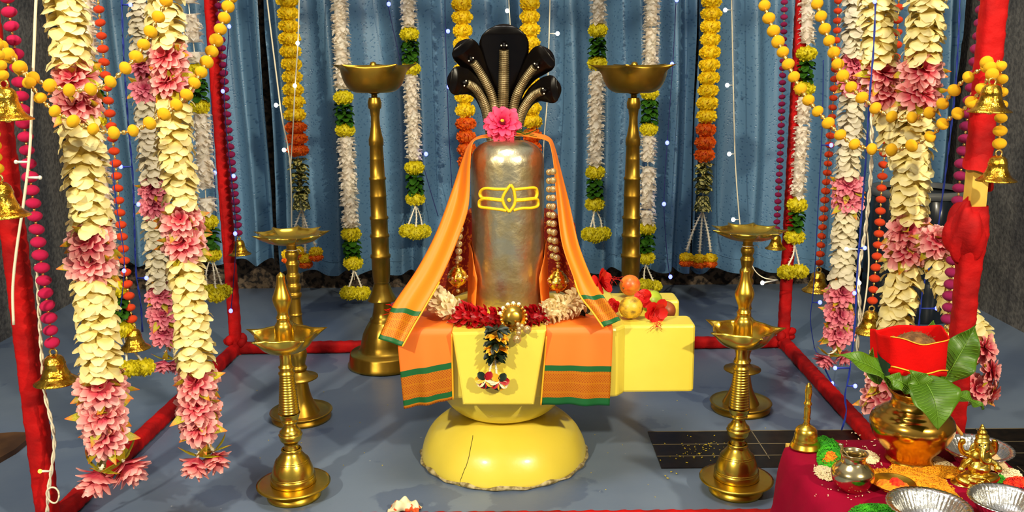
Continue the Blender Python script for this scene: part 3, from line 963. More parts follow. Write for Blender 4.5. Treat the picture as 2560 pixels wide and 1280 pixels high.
# ---- pink bloom on top
zc_ = P(1256, 309, 2.80); zr = 49 * S(zc_)
zin = MB()
d_ = V((0, -.92, .38)).normalized(); RZ = rot_to(d_)
qz = random.Random(5)
for n, L_, W_2, el in ((17, 1.0, .42, -.1), (15, .95, .4, .22), (12, .8, .38, .55), (9, .55, .32, .9)):
    for k in range(n):
        a = 2 * PI * k / n + qz.uniform(-.15, .15)
        e = el + qz.uniform(-.15, .15)
        d = RZ @ V((math.cos(a) * math.cos(e), math.sin(a) * math.cos(e), math.sin(e)))
        nn = RZ @ V((-math.cos(a) * math.sin(e), -math.sin(a) * math.sin(e), math.cos(e)))
        zin.petal(zc_ + d * zr * .06, d, nn, zr * L_ * qz.uniform(.85, 1.05), zr * W_2, qz.uniform(.1, .7), .3, 'long', 4)
t = thing('zinnia', 'hot pink zinnia bloom resting on top of the silver pillar', 'flower', zc_ - V((0, 0, zr)))
zin.build('petal_head', 'zinnia', t)
b = MB(); b.ball(zc_ + d_ * zr * .30, zr * .14, 10, 8); b.build('flower_center', mat('dark_maroon_disc', (120, 10, 40), .8), t)
b = MB()
for k in range(7): b.ball(zc_ + d_ * zr * .42 + RZ @ V((.05 * zr * math.cos(k), .05 * zr * math.sin(k), .02 * zr * k)), zr * .05, 6, 5)
b.build('yellow_stamens', 'satiny', t)
b = MB(); b.tube(catmull([zc_ + V((.02, .02, -.03)), zc_ + V((.06, .0, -.035)), P(1340, 325, 2.78)], 6), .0012, 5)
for k in range(6): b.tube([P(1290, 330, 2.78), P(1312 + k * 6, 312 + k * 6, 2.76 + .004 * k)], .0009, 4)
b.build('stem', 'leaf', t)
# ---- orange shawl over the pillar
M['shawl'] = border_mat('orange_shawl_silk', [(0, 'g'), (.014, 'd'), (.092, 'g'), (.107, 'o')], .4)
M['flap'] = border_mat('orange_sari_silk', [(0, 'd'), (.008, 'g'), (.026, 'd'), (.098, 'g'), (.116, 'o')], .4, (250, 122, 34))
M['flap2'] = border_mat('orange_sari_silk_right', [(0, 'g'), (.022, 'd'), (.105, 'g'), (.122, 'o')], .4, (250, 122, 34))
rows = [((945, 846, 2.50), (1006, 866, 2.475)), ((966, 800, 2.53), (1033, 817, 2.50)), ((985, 757, 2.57), (1062, 768, 2.53)), ((1045, 668, 2.65), (1106, 690, 2.60)),
        ((1092, 577, 2.71), (1146, 596, 2.655)), ((1128, 480, 2.75), (1171, 515, 2.675)), ((1153, 405, 2.79), (1175, 400, 2.69)),
        ((1172, 360, 2.84), (1181, 358, 2.71)), ((1195, 340, 2.88), (1200, 346, 2.75)), ((1235, 333, 2.90), (1235, 342, 2.80)), ((1290, 328, 2.91), (1290, 339, 2.81)),
        ((1345, 333, 2.90), (1342, 345, 2.79)), ((1374, 343, 2.88), (1366, 351, 2.75)), ((1387, 366, 2.84), (1376, 362, 2.71)),
        ((1404, 430, 2.79), (1385, 410, 2.69)), ((1424, 510, 2.75), (1392, 490, 2.675)), ((1447, 610, 2.71), (1405, 605, 2.64)),
        ((1480, 695, 2.64), (1433, 690, 2.585)), ((1507, 737, 2.575), (1450, 738, 2.545)), ((1530, 770, 2.54), (1480, 778, 2.50)), ((1552, 800, 2.505), (1508, 818, 2.478))]
A_ = catmull([P(*r[0]) for r in rows], 6); B_ = catmull([P(*r[1]) for r in rows], 6)
mid = [(a + c) / 2 for a, c in zip(A_, B_)]
Lm = arclen(mid)
b = MB(); ncol = 16
vs, uv = [], []
for i, (a, c) in enumerate(zip(A_, B_)):
    e = min(Lm[i], Lm[-1] - Lm[i])
    w = (c - a).length
    for k in range(ncol + 1):
        u = k / ncol
        p = a.lerp(c, u)
        fold = .008 * math.sin(u * 2 * PI * 1.5 + i * .03) * min(1, e / .12 + .25)
        p = p + V((0, -1, 0)) * fold
        if i in range(38, 90): p = p - V((0, .004 * math.sin(u * PI), 0))
        vs.append(p); uv.append((u * w, e))
w_ = ncol + 1
fs = [(i * w_ + k, i * w_ + k + 1, (i + 1) * w_ + k + 1, (i + 1) * w_ + k) for i in range(len(A_) - 1) for k in range(ncol)]
b.add(vs, fs, uv)
t = thing('shawl', 'orange silk shawl with green and gold ends draped over the silver pillar top', 'shawl', P(1290, 345, 2.82))
o = b.build('shawl_cloth', 'shawl', t)
md = o.modifiers.new('thick', 'SOLIDIFY'); md.thickness = .0016
# selvedge: a bright gold edge along the inner side near each end
for rng in (range(0, 18), range(len(A_) - 18, len(A_))):
    g = MB(); g.tube([B_[i] + V((0, -.003, 0)) for i in rng], .0028, 6); g.build('gold_selvedge', 'satiny', t)
g = MB()
for k in range(9):
    p = A_[12].lerp(A_[8], k / 9)
    g.tube([p, p + V((-.008 - .006 * (k % 3), -.003, -.004 + .004 * (k % 4)))], .0008, 4)
g.build('loose_threads', 'redcloth', t)

# ---- sari cloth hanging down the pedestal front, a flap on each side of the panel
def flap(px_top, px_mid, px_bot, key, label, fold_seed, skew=0):
    """px_*: (xl, yl, xr, yr) at block edge and at the hem"""
    yf = YF - .010
    tl, tr_ = P(px_top[0], 820, yf), P(px_top[1], 820, yf)
    hl, hr = P(px_bot[0], px_bot[1], yf - .012), P(px_bot[2], px_bot[3], yf - .012)
    q = random.Random(fold_seed)
    rows_ = []
    zt = ZT + .006
    back = .30
    def fn(u, v):
        top = V((tl.x + (tr_.x - tl.x) * u, 0, 0))
        hem = hl.lerp(hr, u)
        drop = (zt - hem.z)
        tot = back + drop
        s = v * tot
        r = .022
        wob = .0035 * math.sin(u * 9 + fold_seed) + .0025 * math.sin(u * 17 + 2 * fold_seed)
        if s < back - r:
            return V((top.x, yf + back - s + r * 0, zt + .003 * math.sin(u * 11 + s * 18) + .006 * math.exp(-((s - .12) / .05) ** 2) * math.sin(u * 5 + 1)))
        if s < back + r * .6:
            a = (s - back + r) / (1.6 * r) * PI / 2
            return V((top.x, yf + r - r * math.sin(a), zt - r + r * math.cos(a)))
        t = (s - back - r * .6) / (tot - back - r * .6)
        z = (zt - r) + (hem.z - zt + r) * t
        x = top.x + (hem.x - top.x) * t
        return V((x, yf - .012 * t - wob * t * 1.4 - .004 * math.sin(PI * t), z))
    b = MB()
    def uvf(u, v):
        hem = hl.lerp(hr, u); tot = back + zt - hem.z
        return (u * (hr.x - hl.x), (1 - v) * tot)
    b.grid(fn, 30, 70, uvfn=uvf)
    t = thing('sari_cloth', label, 'cloth', (tl.x, yf, hl.z))
    o = b.build('cloth_flap', key, t)
    md = o.modifiers.new('thick', 'SOLIDIFY'); md.thickness = .0014
    g = MB()
    side = (1.0 if px_top[0] < 1250 else 0.0)
    g.tube([fn(abs(side - .012), .60 + .4 * k / 20) + V((0, -.002, 0)) for k in range(21)], .0028, 6)
    g.build('gold_selvedge', 'satiny', t)
flap((992, 1131), None, (1010, 1022, 1134, 999), 'flap', 'orange sari cloth flap hanging askew on the pedestal side nearer the tall bell-footed lamp', 3)
flap((1364, 1532), None, (1350, 1011, 1524, 1014), 'flap2', 'orange sari cloth flap hanging on the pedestal between front panel and spout block', 8)

# ---- maroon brocade standing behind the necklaces
b = MB()
def broc(u, v):
    a = PI * (.02 + .96 * u)
    r = .165 + .03 * (1 - v) + .006 * math.sin(u * 30)
    return V((LX + r * 1.25 * math.cos(a), LY + .02 + r * .75 * math.sin(a), ZT + .006 + .30 * v - .06 * v * math.cos(a) ** 2 + .004 * math.sin(u * 30)))
b.grid(broc, 60, 14)
o = solo(b, 'brocade_cloth', 'brocade', 'maroon brocade cloth standing in folds behind the silver pillar and pearl strands', 'cloth', (LX, LY + .1, ZT))
o.modifiers.new('thick', 'SOLIDIFY').thickness = .002

# ---- pearl strands with gilded balls
def strand(pl, n, rpx, Y, ball, label, two=None):
    ln = Line(pl, Y, 6)
    t = thing('pearl_strand', label, 'necklace', ln.p[0], 'pearl strands beside the pillar')
    pm = PEARL
    for i in range(n):
        c, _ = at(ln.p, ln.L, ln.L[-1] * (i + .5) / n)
        inst(pm, 'pearl', t, c, None, rpx * S(c))
    if two:
        l2 = Line(two, Y + .012, 6)
        for i in range(n):
            c, _ = at(l2.p, l2.L, l2.L[-1] * (i + .5) / n)
            inst(pm, 'pearl', t, c, None, rpx * .92 * S(c))
    bx, by, br = ball
    c = P(bx, by, Y); r = br * S(c)
    g = MB()
    g.lathe([(0, -1.25), (.16, -1.2), (.2, -1.05), (.5, -.92), (.82, -.62), (.97, -.3), (1.0, -.08), (1.07, -.03), (1.07, .03), (1, .08), (.97, .3), (.82, .62), (.5, .92), (.52, .98), (.46, 1.05), (.2, 1.1), (.14, 1.3), (0, 1.32)], (0, 0, 0), 28)
    me = proto(g, 'gilded_ball', 'goldball')
    gb = inst(me, 'gilded_ball', t, c, None, r)
    d = MB(); d2 = MB()
    for k in range(9):
        a = 2 * PI * k / 9
        d.ball((1.0 * math.cos(a) * .93, .93 * math.sin(a), .34 if k % 2 else .02), .2 if k % 2 == 0 else .14, 8, 6)
        d2.ball((.96 * math.cos(a + .35), .96 * math.sin(a + .35), -.22), .13, 8, 6)
    for bb, nm, mm in ((d, 'pearl_stud', 'pearl'), (d2, 'red_stone', 'ruby')):
        o = bpy.data.objects.new(nm, proto(bb, nm, mm)); o.parent = gb; COL.objects.link(o)
    for dz in (1.55, -1.5):
        inst(pm, 'pearl', t, c + V((0, 0, dz * r)), None, 5 * S(c))
    g = MB()
    g.lathe([(0, 0), (.5, .05), (1, .3), (.3, .35), (.25, .6), (0, .6)], (0, 0, 0), 10)
    inst(proto(g, 'cap_bead', 'goldbead'), 'cap_bead', t, c + V((0, 0, 1.8 * r)), None, .010)
PEARL = ball_me('pearl', 'pearl', (1, 1, 1), 14, 10)
strand([(1154, 545), (1149, 585), (1147, 625), (1148, 656)], 6, 9, 2.69, (1144, 692, 24), 'pearl strand with gilded ball, half covered by the wider slope of the orange shawl')
strand([(1382, 418), (1383, 500), (1384, 560), (1388, 610), (1393, 655)], 11, 9, 2.69, (1395, 703, 25), 'long double pearl strand with gilded ball beside the steeper orange shawl end', [(1373, 420), (1373, 500), (1374, 560), (1377, 610), (1384, 650)])

# ---- satin flower garland laid round the foot of the pillar
gl = thing('satin_garland', 'ivory and crimson satin flower garland lying round the silver pillar foot', 'garland', P(1255, 800, 2.57))
gpath = [(1078, 738, 2.68), (1105, 758, 2.62), (1145, 783, 2.58), (1195, 795, 2.555), (1255, 801, 2.55), (1315, 799, 2.555), (1360, 788, 2.575), (1400, 772, 2.60), (1440, 752, 2.64), (1458, 738, 2.69)]
gp = catmull([P(*p) for p in gpath], 8); gL = arclen(gp)
gx = [1280 + FPX * (p - CAM).dot(_r) / (p - CAM).dot(_f) for p in gp]
def gseg(x0, x1, m, name, rpx=33, seed=1):
    q = random.Random(seed)
    s0 = [gL[i] for i, x in enumerate(gx) if x >= x0][0]; s1 = [gL[i] for i, x in enumerate(gx) if x <= x1][-1]
    b = MB(); n = max(2, int((s1 - s0) / .0105))
    for i in range(n):
        c, t = at(gp, gL, s0 + (s1 - s0) * (i + .5) / n)
        R = rpx * S(c)
        a1 = V((0, 0, 1)); a1 = (a1 - t * a1.dot(t)).normalized(); a2 = t.cross(a1)
        for k in range(9):
            a = 2 * PI * (k + (i % 2) * .5) / 9 + q.uniform(-.15, .15)
            d = a1 * math.cos(a) + a2 * math.sin(a) + t * q.uniform(-.3, .3)
            b.petal(c + d * R * .3, d, t, R * q.uniform(.65, .85), R * .42, q.uniform(.2, 1.1), .75, 'long', 4)
    b.tube([at(gp, gL, s0 + (s1 - s0) * k / 8)[0] for k in range(9)], 14 * S(gp[0]), 8)
    return b.build(name, m, gl)
gseg(1076, 1142, 'satinw', 'ivory_section', 34, 1); gseg(1142, 1262, 'satinr', 'crimson_section', 34, 2)
gseg(1300, 1358, 'satinr', 'crimson_section', 34, 3); gseg(1358, 1446, 'satinw', 'ivory_section', 34, 4)
gseg(1444, 1459, 'satiny', 'amber_section', 30, 5)
b = MB()
for k in range(14):
    c = P(1456 + 6 * math.sin(k), 735 + 3.2 * k, 2.66)
    a = k * 1.3
    b.petal(c, V((math.cos(a), -.7, math.sin(a))), V((0, -1, .3)), .028, .022, .9, .7, 'round', 4)
b.build('green_section', 'sating', gl)
# pendant tail on the yellow panel
tail = Line([(1243, 808), (1242, 850), (1238, 890), (1234, 930)], 2.462, 5)
for i, (y, m, w) in enumerate(((826, 'sating', 32), (843, 'satiny', 31), (857, 'sating', 34), (871, 'satiny', 32), (884, 'sating', 31), (896, 'sating', 28))):
    q = random.Random(i); b = MB()
    c = tail.y(y); R = w * S(c)
    for k in range(16):
        a = 2 * PI * k / 16 + q.uniform(-.2, .2)
        d = V((math.cos(a), math.sin(a) * .55, q.uniform(-.45, .25)))
        b.petal(c + d * R * .1, d, V((0, -.3, 1)), R * q.uniform(.75, 1.0), R * .42, q.uniform(-.3, .9), .8, 'long', 4)
    b.build('satin_ruffle', m, gl)
for dx in (-14, 6):
    spiky_string(gl, P(1236 + dx * .3, 900, 2.465), P(1236 + dx, 945, 2.455), .0035, rnd)
for i, (x, y) in enumerate(((1213, 948), (1248, 952))):
    c = P(x, y, 2.455); R = 26 * S(c)
    for k in range(8):
        m = ('satinw', 'satinr', 'sating', 'satiny')[(k + i) % 4]
        a = 2 * PI * k / 8 + .4
        b = MB()
        d = V((math.cos(a), -.25, math.sin(a) * .9 - .35))
        b.petal(c, d, V((0, -1, .2)), R * 1.0, R * .75, .5, .4, 'round', 5)
        b.build('tassel_petal', m, gl)
# gilded boss with pearl drops
br = thing('gilded_boss', 'gilded round brooch with hanging white pearl drops pinned on the crimson garland', 'brooch', P(1283, 820, 2.51))
c = P(1284, 793, 2.508); r = 34 * S(c)
RB_ = rot_to(V((.18, -1, .25)))
b = MB(); b.lathe([(0, -.3), (.85, -.3), (1, -.15), (1, 0), (.86, .12), (.82, .22), (.66, .3), (.58, .42), (.3, .5), (0, .5)], c, 36, R=RB_ @ Matrix.Scale(r, 3))
b.build('boss', 'goldball', br)
b = MB()
for k in range(20):
    a = 2 * PI * k / 20
    b.ball(c + RB_ @ V((r * .95 * math.cos(a), r * .95 * math.sin(a), r * .1)), r * .11, 8, 6)
b.build('beaded_rim', 'goldbead', br)
b = MB()
for k in range(5):
    a = 1.3 + k * .42
    b.ball(c + RB_ @ V((r * 1.02 * math.cos(a), r * 1.02 * math.sin(a), r * .0)), r * .16, 10, 8)
b.build('rim_pearls', 'pearlw', br)
for (x, y, rr) in ((1295, 811, 6), (1298, 822, 6.5), (1297, 832, 7), (1305, 815, 6), (1293, 848, 11), (1318, 824, 11)):
    cc = P(x, y, 2.47); inst(PEARLW if 'PEARLW' in globals() else PEARL, 'pearl_drop', br, cc, None, rr * S(cc))
b = MB()
for (x, y) in ((1293, 853), (1320, 829)):
    cc = P(x, y, 2.458)
    for k in range(5):
        a = 2 * PI * k / 5
        b.petal(cc, V((math.cos(a), -.5, math.sin(a))), V((0, -1, 0)), .009, .005, 1.0, .3, 'point', 3)
b.build('drop_cap', 'goldbead', br)

# ---- fruit and hibiscus on the spout
def fruit(x, y, rpx, Y, m, name, label, sc=(1, 1, .96), stemdir=None):
    c = P(x, y, Y); r = rpx * S(c)
    t = thing(name, label, 'fruit', c - V((0, 0, r * .95)))
    b = MB()
    d = V(stemdir or (-.6, -.6, -.2)).normalized(); R = rot_to(d)
    pr = []
    for k in range(25):
        a = -PI / 2 + PI * k / 24
        rr = math.cos(a); z = math.sin(a)
        if k > 20: z -= .10 * ((k - 20) / 4) ** 2
        pr.append((max(rr, 0), z))
    b.lathe(pr, c, 36, mod=lambda t_, k, r_, z: (r_ * (1 + .012 * math.sin(3 * t_ + 1) + .006 * math.sin(7 * t_)), z), R=R @ Matrix.Diagonal((r, r, r * .96)))
    b.build('skin', m, t)
    s = MB(); s.lathe([(.0, .86), (.10, .87), (.13, .92), (.07, .96), (.05, .93), (0, .93)], c, 8, R=R @ Matrix.Scale(r, 3)); s.build('stem_end', 'coir', t)
fruit(1575, 713, 26.5, 2.885, 'pomegr', 'pomegranate', 'blushed orange-red round fruit resting highest, on the rear spout wall', stemdir=(-.75, -.62, -.15))
fruit(1577, 769, 30, 2.635, 'orangeF', 'citrus_fruit', 'mottled yellow-brown citrus fruit on the front spout wall edge', stemdir=(0, -.3, -1))
fruit(1626, 752, 30, 2.775, 'greenF', 'green_fruit', 'yellow-green fruit lying in the spout channel behind red hibiscus', stemdir=(.1, .1, 1))
fruit(1664, 777, 25, 2.765, 'brownF', 'brown_fruit', 'small brown fruit with dark navel at the open end of the spout channel', stemdir=(-.25, -.92, .1))
def hibiscus(x, y, rpx, Y, face, label, seed, droop=.5, stamen=None):
    c = P(x, y, Y); r = rpx * S(c); q = random.Random(seed)
    t = thing('hibiscus', label, 'flower', c, 'red hibiscus blooms')
    R = rot_to(face)
    b = MB()
    for k in range(10):
        a = 2 * PI * k / 5 + (.3 if k >= 5 else 0) + q.uniform(-.2, .2)
        e = q.uniform(.25, .8) + (.3 if k >= 5 else 0)
        d = R @ V((math.cos(a) * math.cos(e), math.sin(a) * math.cos(e), math.sin(e)))
        n = R @ V((-math.cos(a) * math.sin(e), -math.sin(a) * math.sin(e), math.cos(e)))
        b.petal(c, d, n, r * q.uniform(.85, 1.1), r * .9, q.uniform(.1, 1.0) * droop * 2, q.uniform(-.3, .5), 'round', 5)
    b.build('petals', 'scarlet', t)
    s = MB()
    tip = P(*stamen) if stamen else c + R @ V((0, 0, r * 1.4))
    pts = catmull([c, c.lerp(tip, .5) + V((0, -.004, .006)), tip], 6)
    s.tube(pts, .0014, 5)
    for k in range(16):
        p = pts[-1 - k % 7]
        d = V((q.uniform(-1, 1), q.uniform(-.6, .1), q.uniform(-1, .6))).normalized()
        s.tube([p, p + d * .012, p + d * .02 + V((0, 0, -.004))], .0006, 4)
    s.build('stamen', 'scarlet', t)
hibiscus(1500, 705, 36, 2.78, V((.8, -.5, .25)), 'red hibiscus bloom tucked behind the orange shawl end above the spout', 1)
hibiscus(1612, 748, 28, 2.66, V((-.4, -.7, .6)), 'red hibiscus bloom leaning on the green fruit', 2)
hibiscus(1638, 775, 34, 2.62, V((.25, -.8, -.15)), 'red hibiscus bloom drooping over the spout wall with long stamens', 3, .5, (1640, 818, 2.555))
hibiscus(1535, 765, 20, 2.66, V((-.5, -.7, .3)), 'small red hibiscus bloom beside the mottled citrus fruit and shawl end', 4)

# ================================================================ BRASS LAMPS
def pxprof(rows, Y, x0):
    """(photo row, half width px) -> (r, z) on the lamp axis"""
    out = []
    for y, w in rows:
        p = P(x0, y, Y); out.append((w * S(p), p.z))
    return sorted(out, key=lambda q: 0) 
def beaded(prof, per=3):
    pts = catmull([V((r, 0, z)) for r, z in prof], per)
    return [(max(p.x, 0), p.z) for p in pts]
def wick_bowl(b, ax, z0, r0, zr, rr, lips, lip_len, rot=0.0, pw=4, lift=.0, ls=.35, cut=0.0):
    """brass dish whose rim is drawn out into spouts"""
    n = lips * 24
    def rim(t):
        k = ((t - rot) * lips / (2 * PI)) % 1.0
        c = abs(k - .5) * 2
        return c ** pw
    def fn(u, v):
        t = u * 2 * PI; g = rim(t)
        # outer shell 0..0.55, rim, inner shell back down
        if v <= .5:
            s = v / .5
            r = r0 + (rr - r0) * math.sin(s * PI / 2) ** .8; z = z0 + (zr - z0) * (1 - math.cos(s * PI / 2)) ** .9
            k = max(0, s - ls) / (1 - ls)
            r += lip_len * g * k ** 2.2; z += lift * g * k ** 2 + cut * (1 - g) * k ** 2 * 0
        else:
            s = (1 - v) / .5
            r = (r0 + (rr - r0) * math.sin(s * PI / 2) ** .8) * .965; z = z0 + .006 + (zr - z0 - .004) * (1 - math.cos(s * PI / 2)) ** .9
            k = max(0, s - ls) / (1 - ls)
            r += lip_len * g * k ** 2.2 * .97; z += lift * g * k ** 2
            if s < .02: r = 0
        return V((ax[0] + r * math.cos(t), ax[1] + r * math.sin(t), z))
    b.grid(fn, n, 26, True)
def front_lamp(x_base, y_base, label, rot):
    c0 = FL(x_base, y_base); Y = c0.y
    t = thing('oil_lamp', label, 'lamp', c0, 'brass finial oil lamps at the front of the shrine')
    z = lambda y: P(x_base, y, Y).z
    s = S(V((c0.x, Y, .3)))
    D = y_base - 1232            # rows below are read off the lamp beside the white garlands
    Z = lambda y: z(y + D)
    b = MB()
    b.lathe([(.062, 0.0), (.078, .001), (.079, .008), (.070, .018), (.060, .030), (.058, .036)], c0, 40)
    b.lathe([(.058, .034), (.100, .037), (.107, .041), (.107, .044), (.098, .0445), (.066, .046)], c0, 56)
    b.build('drip_plate', 'brass', t)
    b = MB()
    pr = [(.064, .044), (.066, .050), (.064, .064), (.062, .068), (.059, .085), (.052, .105), (.042, .122), (.033, .134), (.0285, .143), (.030, .148), (.027, .152)]
    b.lathe(beaded([(r, zz) for r, zz in pr]), c0, 40)
    # grooves
    for zz, rr in ((.070, .0635), (.112, .0495), (.117, .0468)):
        b.lathe([(rr - .002, zz - .002), (rr + .0008, zz), (rr - .002, zz + .002)], c0, 40)
    b.build('bell_base', 'brass', t)
    b = MB()
    k = (Z(868) - .152) / (1.0)
    H = Z(868)
    def h(f): return .152 + (H - .152) * f
    pr = [(.0225, h(0)), (.020, h(.03)), (.0215, h(.055)), (.030, h(.09)), (.033, h(.13)), (.0345, h(.145)), (.031, h(.155)), (.031, h(.175)), (.024, h(.20)), (.019, h(.235)),
          (.0185, h(.26)), (.0235, h(.275)), (.0245, h(.285)), (.022, h(.295)), (.026, h(.31)), (.0285, h(.34)), (.0305, h(.36)), (.0315, h(.366))]
    b.lathe(beaded(pr, 4), c0, 36)
    col = []
    for i in range(15):
        f0 = .37 + i * .026; r = .0285 - .0085 * i / 14
        col += [(r, h(f0)), (r + .0014, h(f0 + .008)), (r + .0014, h(f0 + .016)), (r, h(f0 + .022))]
    b.lathe(col, c0, 32)
    pr = [(.021, h(.755)), (.0235, h(.765)), (.0235, h(.78)), (.019, h(.79)), (.0195, h(.815)), (.022, h(.83)), (.0225, h(.84)), (.018, h(.85)), (.017, h(.88)), (.018, h(.97)), (.024, h(1.0))]
    b.lathe(pr, c0, 32)
    b.build('stem', 'brass', t)
    b = MB(); zr = Z(823)
    wick_bowl(b, c0, H - .004, .024, zr, .084, 5, .042, rot, 5, .002)
    b.build('wick_bowl', 'brass', t)
    b = MB()
    zb_ = H + .004; zt = Z(671)
    g = lambda f: zb_ + (zt - zb_) * f
    pr = [(.0285, g(0)), (.0280, g(.1)), (.0265, g(.28)), (.0235, g(.33)), (.0190, g(.36)), (.0180, g(.40)), (.0200, g(.415)), (.0185, g(.43)), (.0155, g(.46)), (.0165, g(.50)), (.0235, g(.58)), (.0268, g(.64)), (.0262, g(.68)),
          (.0215, g(.74)), (.0160, g(.81)), (.0130, g(.88)), (.0122, g(.93)), (.0125, g(.945)), (.0095, g(.965)), (.0045, g(.985)), (0, g(1))]
    b.lathe(beaded(pr, 3), c0, 32)
    b.build('finial', 'brass', t)
front_lamp(736, 1240, 'brass oil lamp with finial at the front, beside the pink-tipped white garlands', PI * .12)
front_lamp(1839, 1228, 'brass oil lamp with finial at the front, beside the maroon table', -.12)

def mid_lamp(x_base, y_base, x_top, y_top, label, rot):
    c0 = FL(x_base, y_base); Y = c0.y
    t = thing('oil_lamp', label, 'lamp', c0, 'brass dish-topped oil lamps behind the finial lamps')
    zt = P(x_top, y_top, Y).z
    b = MB()
    b.lathe([(.075, 0), (.104, .001), (.106, .010), (.098, .016), (.098, .022)], c0, 44)
    b.lathe([(.080, .021), (.106, .023), (.111, .030), (.109, .033), (.095, .027), (.060, .026)], c0, 56)
    b.build('drip_plate', 'brass_dull', t)
    H = zt - .036
    def h(f): return .026 + (H - .026) * f
    b = MB()
    b.lathe(beaded([(.066, h(0)), (.055, h(.035)), (.042, h(.08)), (.034, h(.13)), (.029, h(.185)), (.027, h(.20))]), c0, 36)
    b.lathe([(.027, h(.195)), (.055, h(.2)), (.066, h(.21)), (.066, h(.216)), (.04, h(.222)), (.026, h(.25))], c0, 40)
    b.build('flared_base', 'brass_dull', t)
    b = MB()
    pr = [(.026, h(.25)), (.030, h(.27)), (.024, h(.285)), (.026, h(.31)), (.031, h(.34)), (.031, h(.37)), (.026, h(.395)), (.030, h(.405)), (.030, h(.415)), (.024, h(.42)), (.023, h(.52)), (.025, h(.53)), (.023, h(.54)), (.0215, h(.58)), (.0245, h(.59)), (.0215, h(.60)), (.0205, h(.68)),
          (.024, h(.69)), (.026, h(.71)), (.021, h(.72)), (.025, h(.74)), (.025, h(.76)), (.020, h(.775)), (.024, h(.80)), (.024, h(.82)), (.0185, h(.835)), (.022, h(.87)), (.024, h(.885)), (.018, h(.905)), (.023, h(.93)), (.022, h(.95)), (.017, h(.96)), (.018, h(1.0)), (.026, h(1.01))]
    b.lathe(beaded(pr, 3), c0, 32)
    b.build('stem', 'brass_dull', t)
    b = MB()
    wick_bowl(b, c0, H, .024, zt, .105, 9, .032, rot, 3.2, .004)
    b.build('wick_bowl', 'brass', t)
    b = MB(); zz = h(.965)
    b.tube([c0 + V((.0195 * math.cos(a), .0195 * math.sin(a), zz + .0012 * math.sin(3 * a))) for a in [k * 2 * PI / 20 for k in range(21)]], .0014, 5, False)
    b.tube(catmull([c0 + V((.018, -.01, zz)), c0 + V((.028, -.012, zz + .004)), c0 + V((.036, -.012, zz - .006))], 5), .0011, 5)
    b.build('tied_thread', 'cord', t)
mid_lamp(754, 1046, 728, 583, 'brass dish-topped oil lamp without finial, its stem seen beside a finial lamp and pink-tipped garlands', .2)
mid_lamp(1851, 1023, 1872, 574, 'brass dish-topped oil lamp without finial, standing by the corner post and dark floor strip', .5)

def tall_lamp(x_base, y_base, y_top, label, x_top):
    c0 = FL(x_base, y_base); Y = c0.y
    t = thing('standing_lamp', label, 'lamp', c0, 'tall brass standing lamps before the curtain')
    s = S(V((c0.x, Y, .6)))
    zt = P(x_top, y_top, Y).z
    b = MB()
    pr = [(.140, 0), (.152, .004), (.153, .012), (.147, .020), (.143, .055), (.138, .062), (.112, .066), (.101, .075), (.095, .10), (.085, .14), (.072, .167), (.058, .190), (.053, .196), (.054, .203), (.045, .210), (.040, .235), (.036, .262), (.035, .29)]
    b.lathe(pr, c0, 64); b.build('bell_base', 'brass_dull', t)
    b = MB()
    b.lathe(beaded([(.034, .284), (.058, .282), (.060, .287), (.046, .314), (.036, .342), (.031, .356), (.034, .362), (.032, .366)], 2), c0, 48); b.build('skirt_collar', 'brass_dull', t)
    b = MB()
    H = zt - .126
    h = lambda f: .362 + (H - .362) * f
    pr = [(.033, h(0)), (.036, h(.03)), (.0375, h(.07)), (.0375, h(.13)), (.041, h(.135)), (.041, h(.15)), (.036, h(.155)), (.036, h(.245)), (.0395, h(.25)), (.0395, h(.262)), (.0345, h(.268)), (.0345, h(.345)), (.038, h(.35)), (.038, h(.36)), (.033, h(.367)),
          (.0325, h(.47)), (.034, h(.475)), (.0325, h(.48)), (.031, h(.56)), (.034, h(.565)), (.034, h(.575)), (.030, h(.58)), (.028, h(.67)), (.029, h(.675)), (.028, h(.68)), (.0265, h(.745)), (.0295, h(.75)), (.0295, h(.78)), (.025, h(.80)), (.018, h(.855)), (.017, h(.90)), (.021, h(.94)), (.026, h(.945)), (.0275, h(.975)), (.022, h(1.0))]
    b.lathe(pr, c0, 40); b.build('column', 'brass_dull', t)
    b = MB()
    b.lathe([(.012, H - .002), (.012, H + .014), (.022, H + .018), (.03, H + .022)], c0, 24)
    zb2 = H + .020
    wick_bowl(b, c0, zb2, .06, zt, .130, 5, .056, .35 + (.3 if x_base > 1280 else 0), 4, .005, .72)
    b.build('wick_bowl', 'brass_dull', t)
    b = MB(); b.lathe([(.014, zb2 + .02), (.014, zt + .004), (.009, zt + .012), (0, zt + .014)], c0, 16); b.build('wick_knob', 'brass_dull', t)
tall_lamp(962, 912, 163, 'tall brass standing lamp with bell foot in full view beside the orange shawl', 936)
tall_lamp(1572, 912, 163, 'tall brass standing lamp rising behind the yellow spout and fruit', 1590)
